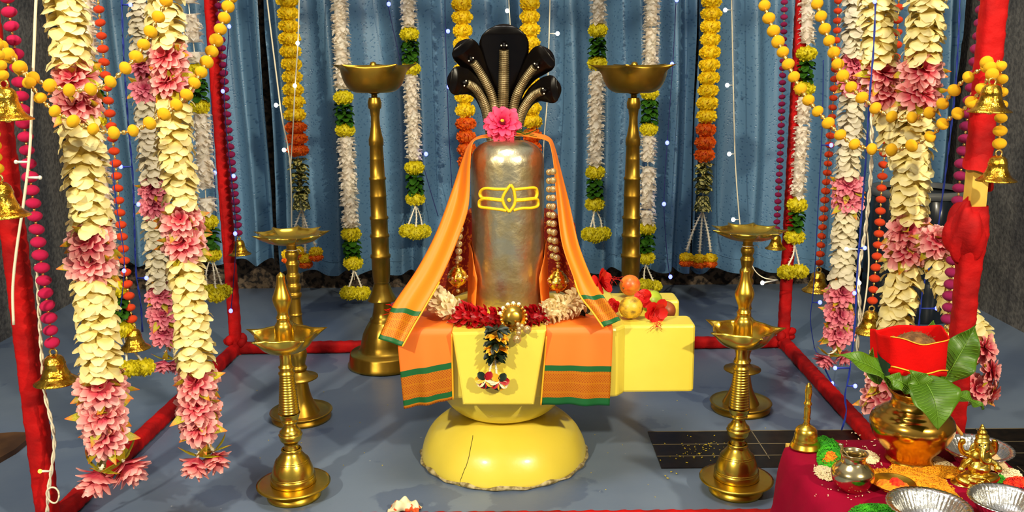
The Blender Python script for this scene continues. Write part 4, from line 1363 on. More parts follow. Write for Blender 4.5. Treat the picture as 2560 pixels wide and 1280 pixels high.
# ================================================================ GARLANDS
def blossom(parent, ln_or_pt, py, rpx, kind='pink', seed=0, tilt=None, off=(0, 0, 0), nsep=1):
    q = random.Random(seed * 7 + int(py))
    c = (ln_or_pt.y(py) if isinstance(ln_or_pt, Line) else V(ln_or_pt)) + V(off)
    r = rpx * S(c)
    d = V(tilt) if tilt else V((q.uniform(-.35, .35), -.55, q.uniform(.35, .9)))
    R = rot_to(d) @ rz(q.uniform(0, 6))
    me = {'pink': DAH, 'pink2': DAH2, 'pinkD': DRP, 'pink2D': DRP2}[kind]
    o = inst(me[seed % len(me)], 'pink_blossom', parent, c, R, r)
    sp = bpy.data.objects.new('sepal', SEP[seed % 2]); sp.parent = o; COL.objects.link(sp)
    return o
def ring_blossom(parent, ln, py, rpx, kind, seed):
    """a blossom threaded on the garland with a second one facing the other way round the string"""
    blossom(parent, ln, py, rpx, kind, seed, (rnd.uniform(-.3, .3), -.75, rnd.uniform(.3, .7)), (0, -.012, 0))
    blossom(parent, ln, py + 4, rpx * .95, kind, seed + 1, (rnd.uniform(-.3, .3), .8, rnd.uniform(.2, .6)), (0, .012, 0))

def petal_garland(label, pl, Y, rpx, sleeves, blossoms, tassels, m='cream', kind='pink', bl_r=60, seed=0, group='white petal garlands with pink blossoms', per=6):
    ln = Line(pl, Y)
    q = random.Random(seed)
    t = thing('petal_garland', label, 'garland', ln.p[0], group)
    for y0, y1 in sleeves:
        b = MB(); petal_sleeve(b, ln, y0, y1, rpx, q, per=per); b.build('petal_sleeve', m, t)
    cord(t, ln, -60, pl[-1][1], .003, 'thread')
    for i, y in enumerate(blossoms):
        ring_blossom(t, ln, y, bl_r, kind, seed + i)
    if tassels:
        y_ = tassels[0]
        for i, (x, y, r) in enumerate(tassels[1]):
            c = P(x, y, Y + (.02 if i % 2 else -.02))
            a = ln.y(y_)
            spiky_string(t, a, a.lerp(c, .72), .0042, q)
            d = (c - a).normalized()
            blossom(t, a.lerp(c, .72), y, r, kind + 'D', seed + i + 2, (d.x * 1.3 + q.uniform(-.2, .2), -.3, -.9))
    return t, ln

petal_garland('thick white petal garland nearest the front corner post, beside the magenta beads', [(152, -70), (160, 0), (185, 180), (212, 420), (235, 700), (250, 900), (268, 1110)], 2.16, 50,
              [(-70, 168), (285, 572), (690, 938)], [195, 258, 600, 652, 966, 1030, 1084], (1108, [(243, 1206, 56), (326, 1172, 58)]), bl_r=66, seed=1)
petal_garland('thick white petal garland in front of a thinner paler one, nearest the finial lamp', [(405, -70), (412, 0), (420, 150), (436, 330), (456, 560), (478, 800), (492, 950), (500, 1080)], 2.34, 44,
              [(-70, 112), (242, 512), (640, 920)], [140, 200, 548, 604, 952, 1012, 1060], (1090, [(492, 1168, 48), (548, 1150, 46)]), bl_r=60, seed=11)
petal_garland('thinner pale petal garland half hidden behind a thick white one near the rear corner post', [(346, -70), (350, 0), (362, 200), (378, 400), (392, 600), (410, 800), (424, 870)], 3.25, 31,
              [(-70, 140), (250, 455), (535, 718)], [162, 222, 470, 512, 735, 785, 830], (850, [(408, 920, 30), (445, 918, 30)]), 'paleW', 'pink2', 40, 21)
petal_garland('pale petal garland with dusky pink blossoms between the orange bead strings and blue wires', [(2142, -70), (2139, 0), (2130, 250), (2120, 430), (2108, 650), (2093, 850)], 3.30, 31,
              [(-70, 140), (230, 440), (505, 712)], [160, 205, 462, 500, 732, 785, 832], (856, [(2062, 905, 32), (2106, 890, 32)]), 'paleW', 'pink2', 42, 31)
petal_garland('white petal garland at the front, hanging straight down behind the red-wrapped pot', [(2318, -70), (2318, 0), (2308, 140), (2290, 300), (2278, 450), (2264, 620), (2246, 760), (2232, 860), (2215, 960), (2196, 1040)], 2.58, 45,
              [(-70, 152), (272, 545), (648, 880)], [172, 232, 575, 622, 940, 990], None, bl_r=62, seed=41)
petal_garland('white petal garland crossed by a blue wire, its upper blossoms tied to its neighbour', [(2192, -70), (2192, 0), (2198, 150), (2215, 240), (2240, 330), (2262, 410)], 2.66, 43,
              [(-70, 158), (262, 400)], [182, 226], None, bl_r=58, seed=51)
petal_garland('white petal garland slanting behind the red post, its pink tail spilling out beyond it', [(2335, 580), (2352, 650), (2376, 730), (2408, 800), (2445, 850), (2466, 905), (2446, 985)], 2.50, 40,
              [(640, 850)], [600], None, bl_r=52, seed=61)
PT = [o for o in bpy.data.objects if o.name.startswith('petal_garland') and o.parent is None and 'slanting' in o['label']][0]
for i, (x, y, r, d) in enumerate(((2462, 868, 46, (.45, -.7, .45)), (2478, 926, 44, (.7, -.6, .2)), (2442, 972, 48, (.1, -.85, .35)), (2478, 985, 36, (.6, -.3, -.4)))):
    blossom(PT, P(x, y, 2.46), y, r, 'pink', i, d)

def tuberose_garland(label, pl, Y, rpx, parts, tassels, prx, seed=0, group='tuberose garlands with lemon pompoms'):
    """parts: ('w', y0, y1) white needles, ('y', y) pompom flower, ('g', y0, y1) leaf whorls"""
    ln = Line(pl, Y); q = random.Random(seed)
    t = thing('tuberose_garland', label, 'garland', ln.p[0], group)
    cord(t, ln, pl[0][1], pl[-1][1], .0022)
    for p in parts:
        if p[0] == 'w':
            b = MB(); needle_sleeve(b, ln, p[1], p[2], rpx, q); b.build('tuberose_sleeve', 'tube', t)
        elif p[0] == 'g':
            b = MB(); leaf_whorls(b, ln, p[1], p[2], rpx * 1.02, q); b.build('leaf_whorls', 'leaf', t)
        else:
            c = ln.y(p[1]); r = prx * S(c)
            inst(CHRY[q.randrange(2)], 'pompom_flower', t, c, rz(q.uniform(0, 6)), (r, r, r * .95))
    y0, tl = tassels
    for i, (x, y) in enumerate(tl):
        c = P(x, y, Y + (.025 if i % 2 else -.025)); r = prx * .93 * S(c)
        a = ln.y(y0)
        spiky_string(t, a, c + V((0, 0, r * .5)), .0045 * prx * S(c) / .05, q)
        inst(CHRY[i % 2], 'pompom_flower', t, c, rz(q.uniform(0, 6)), r)
TG = 4.62
tuberose_garland('tuberose garland behind the rim of the bell-footed tall lamp, with a long white run below', [(846, -60), (849, 0), (858, 243), (868, 400), (880, 620), (886, 700)], TG, 23,
                 [('w', -60, 222), ('y', 244), ('g', 260, 308), ('y', 325), ('w', 343, 568), ('y', 585), ('g', 602, 640), ('y', 657)], (672, [(872, 732), (905, 733)]), 26, 1)
tuberose_garland('tuberose garland seen between the tall lamp beside the shawl and the yellow marigold strings', [(1018, -60), (1020, 0), (1025, 120), (1030, 250), (1036, 420), (1040, 540)], TG, 22,
                 [('w', -60, 68), ('y', 86), ('g', 102, 158), ('y', 172), ('w', 190, 400), ('y', 419), ('g', 436, 480), ('y', 496)], (512, [(1020, 577), (1056, 578), (1040, 582)]), 26, 2)
tuberose_garland('tuberose garland just beside the serpent heads and left of the lamp over the fruit', [(1497, -60), (1496, 0), (1494, 120), (1490, 300), (1487, 520)], TG, 22,
                 [('w', -60, 58), ('y', 76), ('g', 94, 146), ('y', 158), ('w', 178, 414), ('y', 431), ('g', 449, 492), ('y', 510)], (524, [(1475, 585), (1505, 584), (1488, 590)]), 26, 3)
tuberose_garland('tuberose garland behind the tall lamp over the fruit, with gaps in its white run', [(1631, -60), (1630, 0), (1625, 200), (1620, 400), (1616, 600), (1614, 670)], TG, 22,
                 [('w', -60, 66), ('w', 70, 215), ('y', 233), ('g', 248, 306), ('y', 323), ('w', 340, 404), ('w', 418, 520), ('w', 526, 556), ('y', 571), ('g', 587, 630), ('y', 645)], (660, [(1610, 712), (1634, 716)]), 24, 4)
tuberose_garland('tuberose garland hanging on the rear corner post beside the swinging yellow beads', [(2020, -60), (2018, 0), (2016, 135), (2005, 320), (1992, 520), (1985, 610)], 3.86, 22,
                 [('w', -60, 108), ('y', 134), ('g', 152, 205), ('y', 222), ('w', 242, 310), ('w', 316, 490), ('y', 512), ('g', 530, 574), ('y', 592)], (606, [(1967, 680), (1998, 678)]), 27, 5)
tuberose_garland('tuberose garland by the rear corner post with separate white tufts, behind a thick petal garland', [(466, -60), (472, 20), (480, 70), (492, 200), (505, 330), (516, 520), (528, 640)], 3.62, 25,
                 [('w', -60, 8), ('w', 36, 106), ('w', 130, 158), ('y', 178), ('g', 196, 248), ('y', 267), ('w', 284, 470), ('w', 496, 532), ('y', 555), ('g', 574, 618), ('y', 636)], (652, [(518, 728), (556, 728), (540, 738)]), 27, 6)
tuberose_garland('tuberose garland mostly hidden behind the thickest white petal garland near the front corner post', [(205, -60), (212, 60), (222, 180), (236, 320), (262, 560), (286, 720), (308, 830)], 2.92, 30,
                 [('w', -60, 150), ('y', 175), ('g', 200, 270), ('y', 300), ('w', 330, 690), ('y', 722), ('g', 748, 798), ('y', 822)], (836, [(318, 922), (358, 918)]), 32, 7)

def marigold_garland(label, pl, Y, rpx, ys, yo, trim, cone, tass, seed=0, group='marigold garlands before the curtain'):
    ln = Line(pl, Y); q = random.Random(seed)
    t = thing('marigold_garland', label, 'garland', ln.p[0], group)
    cord(t, ln, pl[0][1], pl[-1][1], .003)
    for me, (a, c, n) in ((MARI, ys), (MARO, yo)):
        for i in range(n):
            p = ln.y(a + (c - a) * (i + .5) / n); r = rpx * S(p) * q.uniform(.96, 1.06)
            h = abs(c - a) / n * S(p)
            inst(me[q.randrange(2)], 'marigold', t, p, rz(q.uniform(0, 6)), (r, r, min(r, h * .78)))
    if trim:
        b = MB(); leaf_whorls(b, ln, trim[0], trim[1], rpx * .86, q, .021); b.build('olive_leaf_trim', 'jasleaf', t)
    if cone:
        p0, p1 = ln.y(cone[0]), ln.y(cone[1]); s = S(p0)
        b = MB(); H = (p0 - p1).length
        b.lathe([(20 * s, -H), (19 * s, -H * .9), (13 * s, -H * .45), (11 * s, 0), (0, 0)], p0, 18)
        for i in range(6):
            for k in range(9):
                a = 2 * PI * (k + .5 * (i % 2)) / 9; f = i / 6
                r = (11 + 8 * f) * s
                b.petal(p0 + V((r * math.cos(a), r * math.sin(a), -H * f)), V((math.cos(a) * .5, math.sin(a) * .5, -1)), V((math.cos(a), math.sin(a), .3)), .022, .016, -.2, .4, 'point', 3)
        b.build('leaf_cone', 'jasleaf', t)
        for i, (x, y) in enumerate(tass):
            c = P(x, y, Y + (-.03, .03, 0, .04)[i % 4]); r = 19 * S(c)
            spiky_string(t, p1, c + V((0, 0, r * 1.1)), .0062, q)
            inst(MARI[i % 2], 'tassel_marigold', t, c + V((0, 0, r * .25)), rz(i), (r, r, r * .9))
            inst(MARO[i % 2], 'tassel_marigold', t, c - V((0, 0, r * .5)), rz(i), (r * .99, r * .99, r * .75))
    return t
marigold_garland('marigold garland with olive leaf trim and tassels at the curtain gap above the dish lamp', [(716, -60), (718, 0), (728, 150), (738, 300), (746, 400), (752, 490), (756, 540)], 4.58, 28, (-45, 302, 11), (304, 390, 3), (396, 486), (488, 522), [(722, 640), (764, 652), (790, 634), (748, 632)], 1)
marigold_garland('marigold garland with olive leaf trim and marigold tassels over the seam nearest the yellow swags', [(1780, -60), (1779, 0), (1772, 200), (1765, 320), (1760, 420), (1757, 500), (1756, 540)], 4.58, 27, (-45, 306, 11), (308, 404, 3), (408, 482), (490, 526), [(1716, 648), (1748, 652), (1776, 650)], 2)
marigold_garland('yellow and orange marigold garland behind the serpent heads, on the side of the bell-footed lamp', [(1151, -60), (1154, 0), (1160, 200), (1165, 330), (1170, 440)], 4.58, 26, (-40, 292, 10), (294, 420, 4), None, None, None, 3)
marigold_garland('yellow and orange marigold garland behind the serpent heads, on the side of the fruit', [(1323, -60), (1324, 0), (1327, 180), (1330, 330), (1331, 440)], 4.58, 26, (-40, 320, 11), (322, 420, 3), None, None, None, 4)

# ---------------------------------------------------------------- bead strings
def make_spacer():
    b = MB()
    b.lathe([(0, -1.6), (.35, -1.5), (.5, -1.1), (.35, -.75), (.75, -.45), (.85, 0), (.75, .45), (.35, .75), (.5, 1.1), (.35, 1.5), (0, 1.6)], (0, 0, 0), 10)
    return proto(b, 'gold_spacer', 'goldbead')
SPACER = make_spacer()
def bead_string(label, pl, Y, key, rpx, n, bell=None, group=None, name='bead_string', start=0):
    ln = Line(pl, Y, 8)
    t = thing(name, label, 'beads', ln.p[0], group)
    b = MB(); b.tube([at(ln.p, ln.L, ln.L[-1] * k / 40)[0] for k in range(41)], .0012, 4); b.build('thread', 'goldbead', t)
    q = random.Random(n)
    for i in range(n):
        c, d = at(ln.p, ln.L, ln.L[-1] * (i + .5) / n)
        R = rot_to(-d) @ Euler((q.uniform(-.2, .2), q.uniform(-.2, .2), 0)).to_matrix(); r = rpx * S(c)
        inst(POM[key], 'pompom_bead', t, c, R, r * q.uniform(.94, 1.06))
        if i < n - 1:
            c2, d2 = at(ln.p, ln.L, ln.L[-1] * (i + 1.0) / n)
            gap = ln.L[-1] / n
            inst(SPACER, 'gold_spacer', t, c2, rot_to(-d2), max(min((gap - 1.5 * r) / 2.6, r * .45), r * .22))
    if bell:
        e = ln.p[-1]
        hang_bell(t, e, bell * S(e))
    return t
bs = 'bead strings with golden bells'
bead_string('magenta bead string with golden bell beside the front corner post and thickest petal garland', [(12, -60), (20, 10), (48, 200), (70, 400), (95, 600), (115, 740), (132, 872)], 2.20, 'm', 19, 28, 74, bs)
bead_string('orange bead string with golden bell hanging between two thick petal garlands', [(240, -60), (246, 10), (268, 230), (290, 420), (306, 600), (322, 740), (332, 812)], 2.92, 'o', 13.5, 28, 52, bs)
bead_string('purple bead string with golden bell running down beside the rear corner post', [(540, -60), (548, 20), (562, 220), (578, 400), (590, 520), (597, 592)], 3.80, 'd', 11, 32, 38, bs)
bead_string('purple bead string with small golden bell beside the rear corner post near the dish lamp', [(1962, -60), (1960, 50), (1955, 250), (1950, 400), (1945, 500), (1941, 580)], 3.80, 'd', 9, 36, 36, bs)
bead_string('orange bead string with golden bell beside a tuberose garland and pale petal garland', [(2098, -60), (2095, 20), (2088, 180), (2075, 350), (2062, 500), (2050, 640), (2047, 668)], 3.50, 'o', 11, 31, 52, bs)
bead_string('orange bead string with golden bell just before the dark drum', [(2250, -60), (2246, 20), (2240, 130), (2222, 300), (2206, 440), (2198, 580), (2184, 720), (2180, 765)], 2.86, 'o', 13, 28, 58, bs)
bead_string('purple bead string with golden bell hanging behind the torn red post', [(2462, -60), (2456, 20), (2440, 150), (2418, 300), (2400, 450), (2390, 560), (2376, 720), (2368, 812)], 2.44, 'd', 17, 28, 52, bs)

sw = 'yellow pompom bead swags'
bead_string('upper yellow pompom swag looping between corner posts in front of the thick petal garlands', [(-60, 40, 2.16), (0, 110, 2.12), (40, 160, 2.08), (90, 200, 2.05), (180, 226, 2.04), (262, 212, 2.06), (318, 166, 2.08), (346, 134, 2.12), (378, 76, 2.18), (412, 10, 2.22), (440, -60, 2.25)], 2.1, 'y', 17, 17, None, sw, 'bead_swag')
bead_string('lower yellow pompom swag crossing the orange bead string and rising to the rear post', [(-60, 60, 2.10), (0, 118, 2.08), (40, 155, 2.06), (84, 222, 2.04), (120, 265, 2.03), (180, 302, 2.03), (262, 330, 2.05), (335, 326, 2.09), (400, 292, 2.14), (455, 250, 2.20), (492, 198, 2.26), (525, 138, 2.34), (552, 70, 2.42), (575, 0, 2.5), (592, -60, 2.6)], 2.1, 'y', 17, 26, None, sw, 'bead_swag')
bead_string('upper yellow pompom swag running down to pink blossoms tied on the white petal garlands', [(2020, -60, 2.9), (2040, 0, 2.82), (2062, 72, 2.74), (2086, 135, 2.66), (2110, 195, 2.58), (2162, 250, 2.50), (2230, 292, 2.44), (2300, 290, 2.40), (2350, 265, 2.34), (2400, 210, 2.28), (2445, 178, 2.24), (2490, 160, 2.2)], 2.4, 'y', 16, 19, None, sw, 'bead_swag')
bead_string('lower yellow pompom swag starting at the rear post and sagging across the white petal garlands', [(1893, -60, 3.0), (1910, 10, 2.92), (1938, 88, 2.84), (1955, 125, 2.78), (1995, 212, 2.68), (2050, 285, 2.58), (2120, 352, 2.50), (2190, 374, 2.44), (2260, 370, 2.40), (2325, 342, 2.36), (2362, 305, 2.32), (2420, 265, 2.26), (2462, 210, 2.2), (2495, 150, 2.18)], 2.4, 'y', 16, 24, None, sw, 'bead_swag')
bead_string('short yellow pompom strand ending in a golden bell beside the bare wood of the post', [(2498, 150), (2504, 200), (2504, 260), (2500, 330), (2498, 375)], 2.18, 'y', 16, 7, 66, sw, 'bead_swag')
bead_string('short yellow pompom strand with golden bell hung on the red post under the swag knot', [(2462, 150, 2.18), (2476, 170, 2.15), (2482, 195, 2.13)], 2.14, 'y', 17, 3, 72, sw, 'bead_swag')
bead_string('short yellow pompom strand with the upper golden bell cut by the picture edge', [(-10, 100), (-4, 150), (8, 200)], 1.96, 'y', 17, 4, 84, sw, 'bead_swag')
bead_string('short yellow pompom strand with the lower golden bell cut by the picture edge', [(-20, 290), (-16, 360), (-6, 436)], 1.96, 'y', 17, 5, 90, sw, 'bead_swag')

# ---------------------------------------------------------------- string lights
def lights(label, pl, Y, key, bulbs, wire, r=.0016, twist=0, group='fairy light strings', rb=5):
    ln = Line(pl, Y, 8)
    t = thing('string_light', label, 'fairy lights', ln.p[0], group)
    b = MB()
    for s in range(twist + 1):
        pts = []
        for k in range(61):
            p, d = at(ln.p, ln.L, ln.L[-1] * k / 60)
            if twist: p = p + V((math.cos(k * .9 + s * PI) * r * 1.1, math.sin(k * .9 + s * PI) * r * 1.1, 0))
            pts.append(p)
        b.tube(pts, r, 6)
    b.build('wire', wire, t)
    for (x, y) in bulbs:
        a = ln.y(y); c = P(x, y, Y - .012)
        s = MB()
        d = (c - a)
        if d.length < .004: d = V((0, -.012, 0)); c = a + d
        s.tube([a, a + d * .35, c - d.normalized() * rb * S(c) * .4], lambda t: .0022 + .0012 * t, 7)
        s.build('bulb_socket', 'clear' if wire == 'cord' else wire, t)
        g = MB(); g.ball(c, rb * S(c), 10, 8, (1, 1, 1.1)); g.build('led_bulb', key, t)
lights('white wire string light falling over the front corner post, dangling past the magenta beads', [(95, -60), (90, 0), (84, 150), (80, 260), (74, 380), (60, 500), (42, 620), (32, 720), (34, 812)], 2.10, 'clear', [(40, 405), (100, 444)], 'cord', .0032)
lights('white twisted wire with an amber bulb, knotted at the foot of the front corner post', [(92, 660), (98, 780), (105, 900), (112, 985), (130, 1060), (136, 1110), (128, 1180), (122, 1220), (118, 1282)], 2.22, 'ledo', [(100, 1178)], 'cord', .0026, 1)
lo = MB(); cL = P(136, 1238, 2.20)
lo.tube([cL + V((.016 * math.cos(a) - .004, .002 * math.sin(a * 2), .022 * math.sin(a))) for a in [2 * PI * k / 24 for k in range(25)]], .0024, 6)
solo(lo, 'wire_loop', 'cord', 'white wire loop knotted at the front corner post foot', 'wire', cL)
lights('white wire string light with two lit bulbs hanging at the dark curtain gap', [(664, -60), (668, 0), (690, 180), (706, 300), (722, 380), (728, 470), (729, 572)], 4.52, 'ledw', [(690, 263), (710, 375)], 'cord', .0038)
lights('white wire string light lying along the marigold garland at the curtain gap', [(750, -60), (748, 0), (745, 105), (738, 213), (732, 330), (726, 420)], 4.47, 'ledw', [(744, 108), (737, 214)], 'cord', .0034)
lights('white wire string light hanging just beside the serpent heads', [(1376, -60), (1375, 0), (1372, 120), (1368, 250), (1360, 350), (1358, 420)], 4.60, 'ledw', [(1394, 84)], 'cord', .0034)
lights('thin white wire dropping behind the tallest serpent hood', [(1270, -60), (1272, 0), (1276, 75), (1278, 160)], 4.62, 'ledw', [(1268, 27)], 'cord', .0028)
lights('white wire string light on the curtain beside the seam marigolds, above the dish lamp', [(1828, -60), (1829, 0), (1833, 200), (1838, 400), (1848, 540), (1856, 600)], 4.60, 'ledw', [(1813, 25), (1818, 213), (1823, 385), (1833, 549)], 'cord', .0034)
lights('looped white wire string light hanging before the dark drum among blue wires', [(2180, 262), (2178, 420), (2168, 540), (2158, 610), (2146, 690), (2150, 780), (2144, 860), (2144, 905)], 2.92, 'ledw', [(2116, 623), (2148, 707)], 'cord', .0034, 1)
lights('second strand of looped white wire beside the bell of the orange beads', [(2166, 560), (2172, 650), (2166, 730), (2154, 800), (2144, 850)], 2.94, 'ledw', [(2152, 818)], 'cord', .0028)
lights('white wire trailing from the dish lamp across to the rear corner post', [(1876, 655), (1890, 680), (1912, 695), (1945, 700)], 3.70, 'ledw', [(1906, 707)], 'cord', .0022)
bl = 'blue fairy light strings'
lights('blue string light on the curtain near the tall lamp rim beside the shawl', [(965, -60), (970, 10), (1000, 150), (1030, 290), (1060, 420), (1095, 540)], 4.64, 'ledb', [(972, 10), (1065, 385)], 'cordd', .0022, 0, bl)
lights('blue string light hanging between tuberose and marigold garlands beside the serpent heads', [(1112, -60), (1113, 60), (1117, 180), (1122, 330), (1130, 470)], 4.64, 'ledb', [(1120, 78), (1122, 217)], 'cordd', .0022, 0, bl)
lights('blue string light on the curtain behind the fruit and tall lamp', [(1690, -60), (1690, 0), (1682, 160), (1668, 357), (1660, 510), (1668, 640), (1676, 700)], 4.64, 'ledb', [(1692, 0), (1680, 160), (1668, 357), (1660, 510), (1676, 692)], 'cordd', .0022, 0, bl)
lights('blue string light hanging beside the orange beads near the thick petal garlands', [(302, -60), (304, 0), (310, 150), (320, 300), (332, 440), (336, 560), (340, 680), (352, 760), (356, 830)], 3.0, 'ledb', [(326, 12), (302, 417), (346, 511), (366, 695)], 'cordb', .0017, 1, bl)
lights('second blue wire wound along the lower orange beads by the petal garlands', [(280, 400), (292, 520), (308, 620), (310, 690), (300, 780)], 2.80, 'ledb', [(310, 677)], 'cordb', .0014, 0, bl)
lights('blue string light twined with the purple beads on the rear corner post', [(560, -60), (566, 10), (572, 70), (566, 160), (560, 228), (566, 330), (578, 440), (590, 580), (584, 700), (577, 780)], 3.72, 'ledb', [(573, 66), (557, 228), (584, 440), (588, 584), (577, 777)], 'cordd', .0018, 0, bl)
lights('blue string light against the curtain between the petal garlands and the rear post', [(515, -60), (520, 100), (528, 260), (536, 432), (540, 540)], 4.3, 'ledb', [(537, 432)], 'cordd', .002, 0, bl)
lights('bright blue wire running down the front of the white petal garland by the drum', [(2192, -60), (2189, 5), (2184, 120), (2175, 230), (2166, 380), (2152, 560), (2142, 700), (2138, 800), (2130, 880), (2122, 940), (2112, 990), (2116, 1030), (2104, 1075)], 2.50, 'ledb', [(2187, 4), (2162, 620), (2136, 733), (2088, 920), (2138, 965)], 'cordb', .0014, 1, bl)
lights('blue string light hanging below the golden bell of the orange beads by the tuberoses', [(2058, 150), (2056, 300), (2046, 500), (2038, 660), (2032, 740), (2026, 800), (2036, 870)], 3.42, 'ledb', [(2050, 756), (2078, 363), (2080, 958)], 'cordb', .0017, 0, bl)
lights('blue string light lying near the floor beside the slanting petal garland', [(2400, -60), (2396, 100), (2380, 300), (2340, 600), (2312, 700), (2302, 760), (2296, 830)], 3.1, 'ledb', [(2342, 771)], 'cordb', .0017, 1, bl)

# ---------------------------------------------------------------- other things on the floor
c0 = FL(2272, 781)
c0 = V((c0.x, c0.y, 0))
t = thing('drum', 'dark ribbed drum with grey rim on the floor behind the garlands', 'drum', c0)
dr, dh = .226, P(2272, 468, c0.y).z
b = MB()
b.lathe([(dr * .96, 0), (dr, .01), (dr, dh * .30), (dr * .985, dh * .31), (dr * .985, dh * .32), (dr, dh * .33), (dr, dh * .66), (dr * .985, dh * .67), (dr * .985, dh * .68), (dr, dh * .69), (dr, dh * .94), (dr * .96, dh * .95), (0, dh * .95)], c0, 144,
        mod=lambda t, k, r, z: (r * (1 + .022 * math.copysign(abs(math.sin(t * 16)) ** .5, math.sin(t * 16))) if 0 < k < 11 else r, z))
b.build('ribbed_body', 'drum', t)
b = MB(); b.lathe([(dr * .90, dh * .945), (dr * 1.03, dh * .945), (dr * 1.03, dh), (dr * .92, dh), (dr * .90, dh * .96)], c0, 48); b.build('rim', 'drumrim', t)
# brown board end behind the front post
a, e = FL(70, 1092), FL(-60, 1170)
b = MB()
bw = [FL(74, 1093, 0), FL(40, 1092, 0), FL(0, 1095, 0), FL(-90, 1103, 0), FL(-200, 1290, 0), FL(0, 1158, 0), FL(40, 1135, 0), FL(72, 1108, 0)]
hh = .018
n = len(bw)
b.add([tuple(p) for p in bw] + [tuple(p + V((0, 0, hh))) for p in bw], [tuple(range(n, 2 * n))[::-1], tuple(range(n))] + [(i, (i + 1) % n, n + (i + 1) % n, n + i) for i in range(n)])
solo(b, 'wooden_board', 'board', 'brown tapering board lying flat on the floor behind the front corner post', 'board', a, smooth=False)
# crumpled paper by the front rail
pc = FL(1012, 1276)
b = MB()
def crumple(u, v):
    x, y = (u - .5), (v - .5)
    z = .030 * math.exp(-((x + .22) ** 2 * 28)) + .028 * math.exp(-((x - .02) ** 2 * 40)) + .020 * math.exp(-((x - .33) ** 2 * 40)) + .005 * math.sin(17 * x + 9 * y)
    return pc + V((x * .088 + .01 * y, y * .05 + .008 * math.sin(9 * x), max(.002, z * (1 - (2 * v - 1) ** 4 * .7))))
b.grid(crumple, 28, 14)
o = solo(b, 'crumpled_paper', 'paper', 'crumpled cream paper with orange-red stains lying against the front floor rail', 'paper', pc)
o.modifiers.new('thick', 'SOLIDIFY').thickness = .0012
# grains scattered on the floor and the dark strip
b = MB(); q = random.Random(3)
def grain(b, p, r=.0022):
    b.ball(p, r, 6, 4, (2.2, .9, .7), rz(q.uniform(0, PI)))
for (x, y) in [(1786, 1092), (1662, 1112), (1705, 1112), (1757, 1122), (1712, 1124), (1765, 1130), (1748, 1137), (1700, 1144), (1755, 1147), (1786, 1146), (1735, 1146), (1690, 1150), (1717, 1160), (1797, 1158), (1663, 1193), (1678, 1183), (1691, 1187), (1669, 1199), (1651, 1154), (1813, 1144), (1772, 1112), (1778, 1111), (1765, 1115)]:
    grain(b, FL(x, y) + V((0, 0, .005)))
for k in range(70):
    grain(b, FL(q.gauss(1765, 40), q.gauss(1128, 16)) + V((0, 0, .0045)), .0012)
for k in range(60):
    x, y = q.uniform(640, 2000), q.uniform(960, 1255)
    p = FL(x, y)
    if math.hypot(p.x - XC, p.y - YC) > .30: grain(b, p + V((0, 0, .0012)), .0012)
solo(b, 'scattered_grains', 'grainy', 'yellow and white grains scattered on the dark strip and blue floor', 'grains', FL(1760, 1120), kind='stuff')
# ================================================================ THE OFFERING TABLE
TZ = .32
tb = FL(1945, 1094, TZ); tr2 = FL(2440, 1096, TZ)
TX0, TX1, TYB, TYF = tb.x, tr2.x + .012, tb.y, 1.42
tcx, tcy = (TX0 + TX1) / 2, (TYB + TYF) / 2
hx, hy = (TX1 - TX0) / 2, (TYB - TYF) / 2
t = thing('offering_table', 'low table under a maroon cloth, crowded with pots, powders and a brass idol', 'table', (tcx, tcy, 0))
b = MB()
def sq(a, px, py):
    c, s = math.cos(a), math.sin(a)
    k = 1 / max(abs(c / px) ** 9 + abs(s / py) ** 9, 1e-9) ** (1 / 9)
    return c * k, s * k
def clothfn(u, v):
    a = u * 2 * PI
    x, y = sq(a, hx, hy)
    if v <= .4:
        k = v / .4
        wr = .0018 * math.sin(7 * x * k * 9) * k
        return V((tcx + x * k * .985, tcy + y * k * .985, TZ - .0015 - .004 * max(0, k - .93) / .07))
    s = (v - .4) / .6
    f = math.sin(a * 13 + 1.5 * math.sin(a * 3)) * .5 + .5 * math.sin(a * 29)
    out = .006 + (.010 + .014 * f) * s + .012 * math.sin(min(s * 6, PI / 2))
    out += .045 * s * math.exp(-((a - 2.45) / .16) ** 2)
    out += (.034 * math.sin(s * PI * .62) + .008 * math.sin(a * 17) * s) * max(0, -math.cos(a)) ** 3
    l = math.hypot(x, y)
    k = 1 + out / l
    z = TZ - .006 - (TZ - .012) * s
    return V((tcx + x * k, tcy + y * k, max(z, .004)))
b.grid(clothfn, 320, 40, True)
b.build('tablecloth', 'maroon', t)
for sx in (-1, 1):
    for sy in (-1, 1):
        b = MB(); b.box((tcx + sx * (hx - .05), tcy + sy * (hy - .05), (TZ - .03) / 2), (.018, .018, (TZ - .03) / 2)); b.build('leg', 'wood', t)
b = MB(); b.box((tcx, tcy, TZ - .02), (hx - .015, hy - .015, .012)); b.build('tabletop', 'wood', t)

def T(x, y, dz=0.0): return FL(x, y, TZ + dz)
def pot(x, y, rows, m, name, label, cat, part, seg=56, inner=None):
    """rows: (photo row, half width px); y = row of the base centre"""
    c = T(x, y); Y = c.y
    t = thing(name, label, cat, c)
    pr = []
    for yy, w in rows:
        p = P(x, yy, Y); pr.append((w * S(V((c.x, Y, (TZ + p.z) / 2))), max(p.z, TZ + .0005)))
    b = MB(); b.lathe(pr, V((c.x, c.y, 0)), seg); b.build(part, m, t)
    return t, c, pr
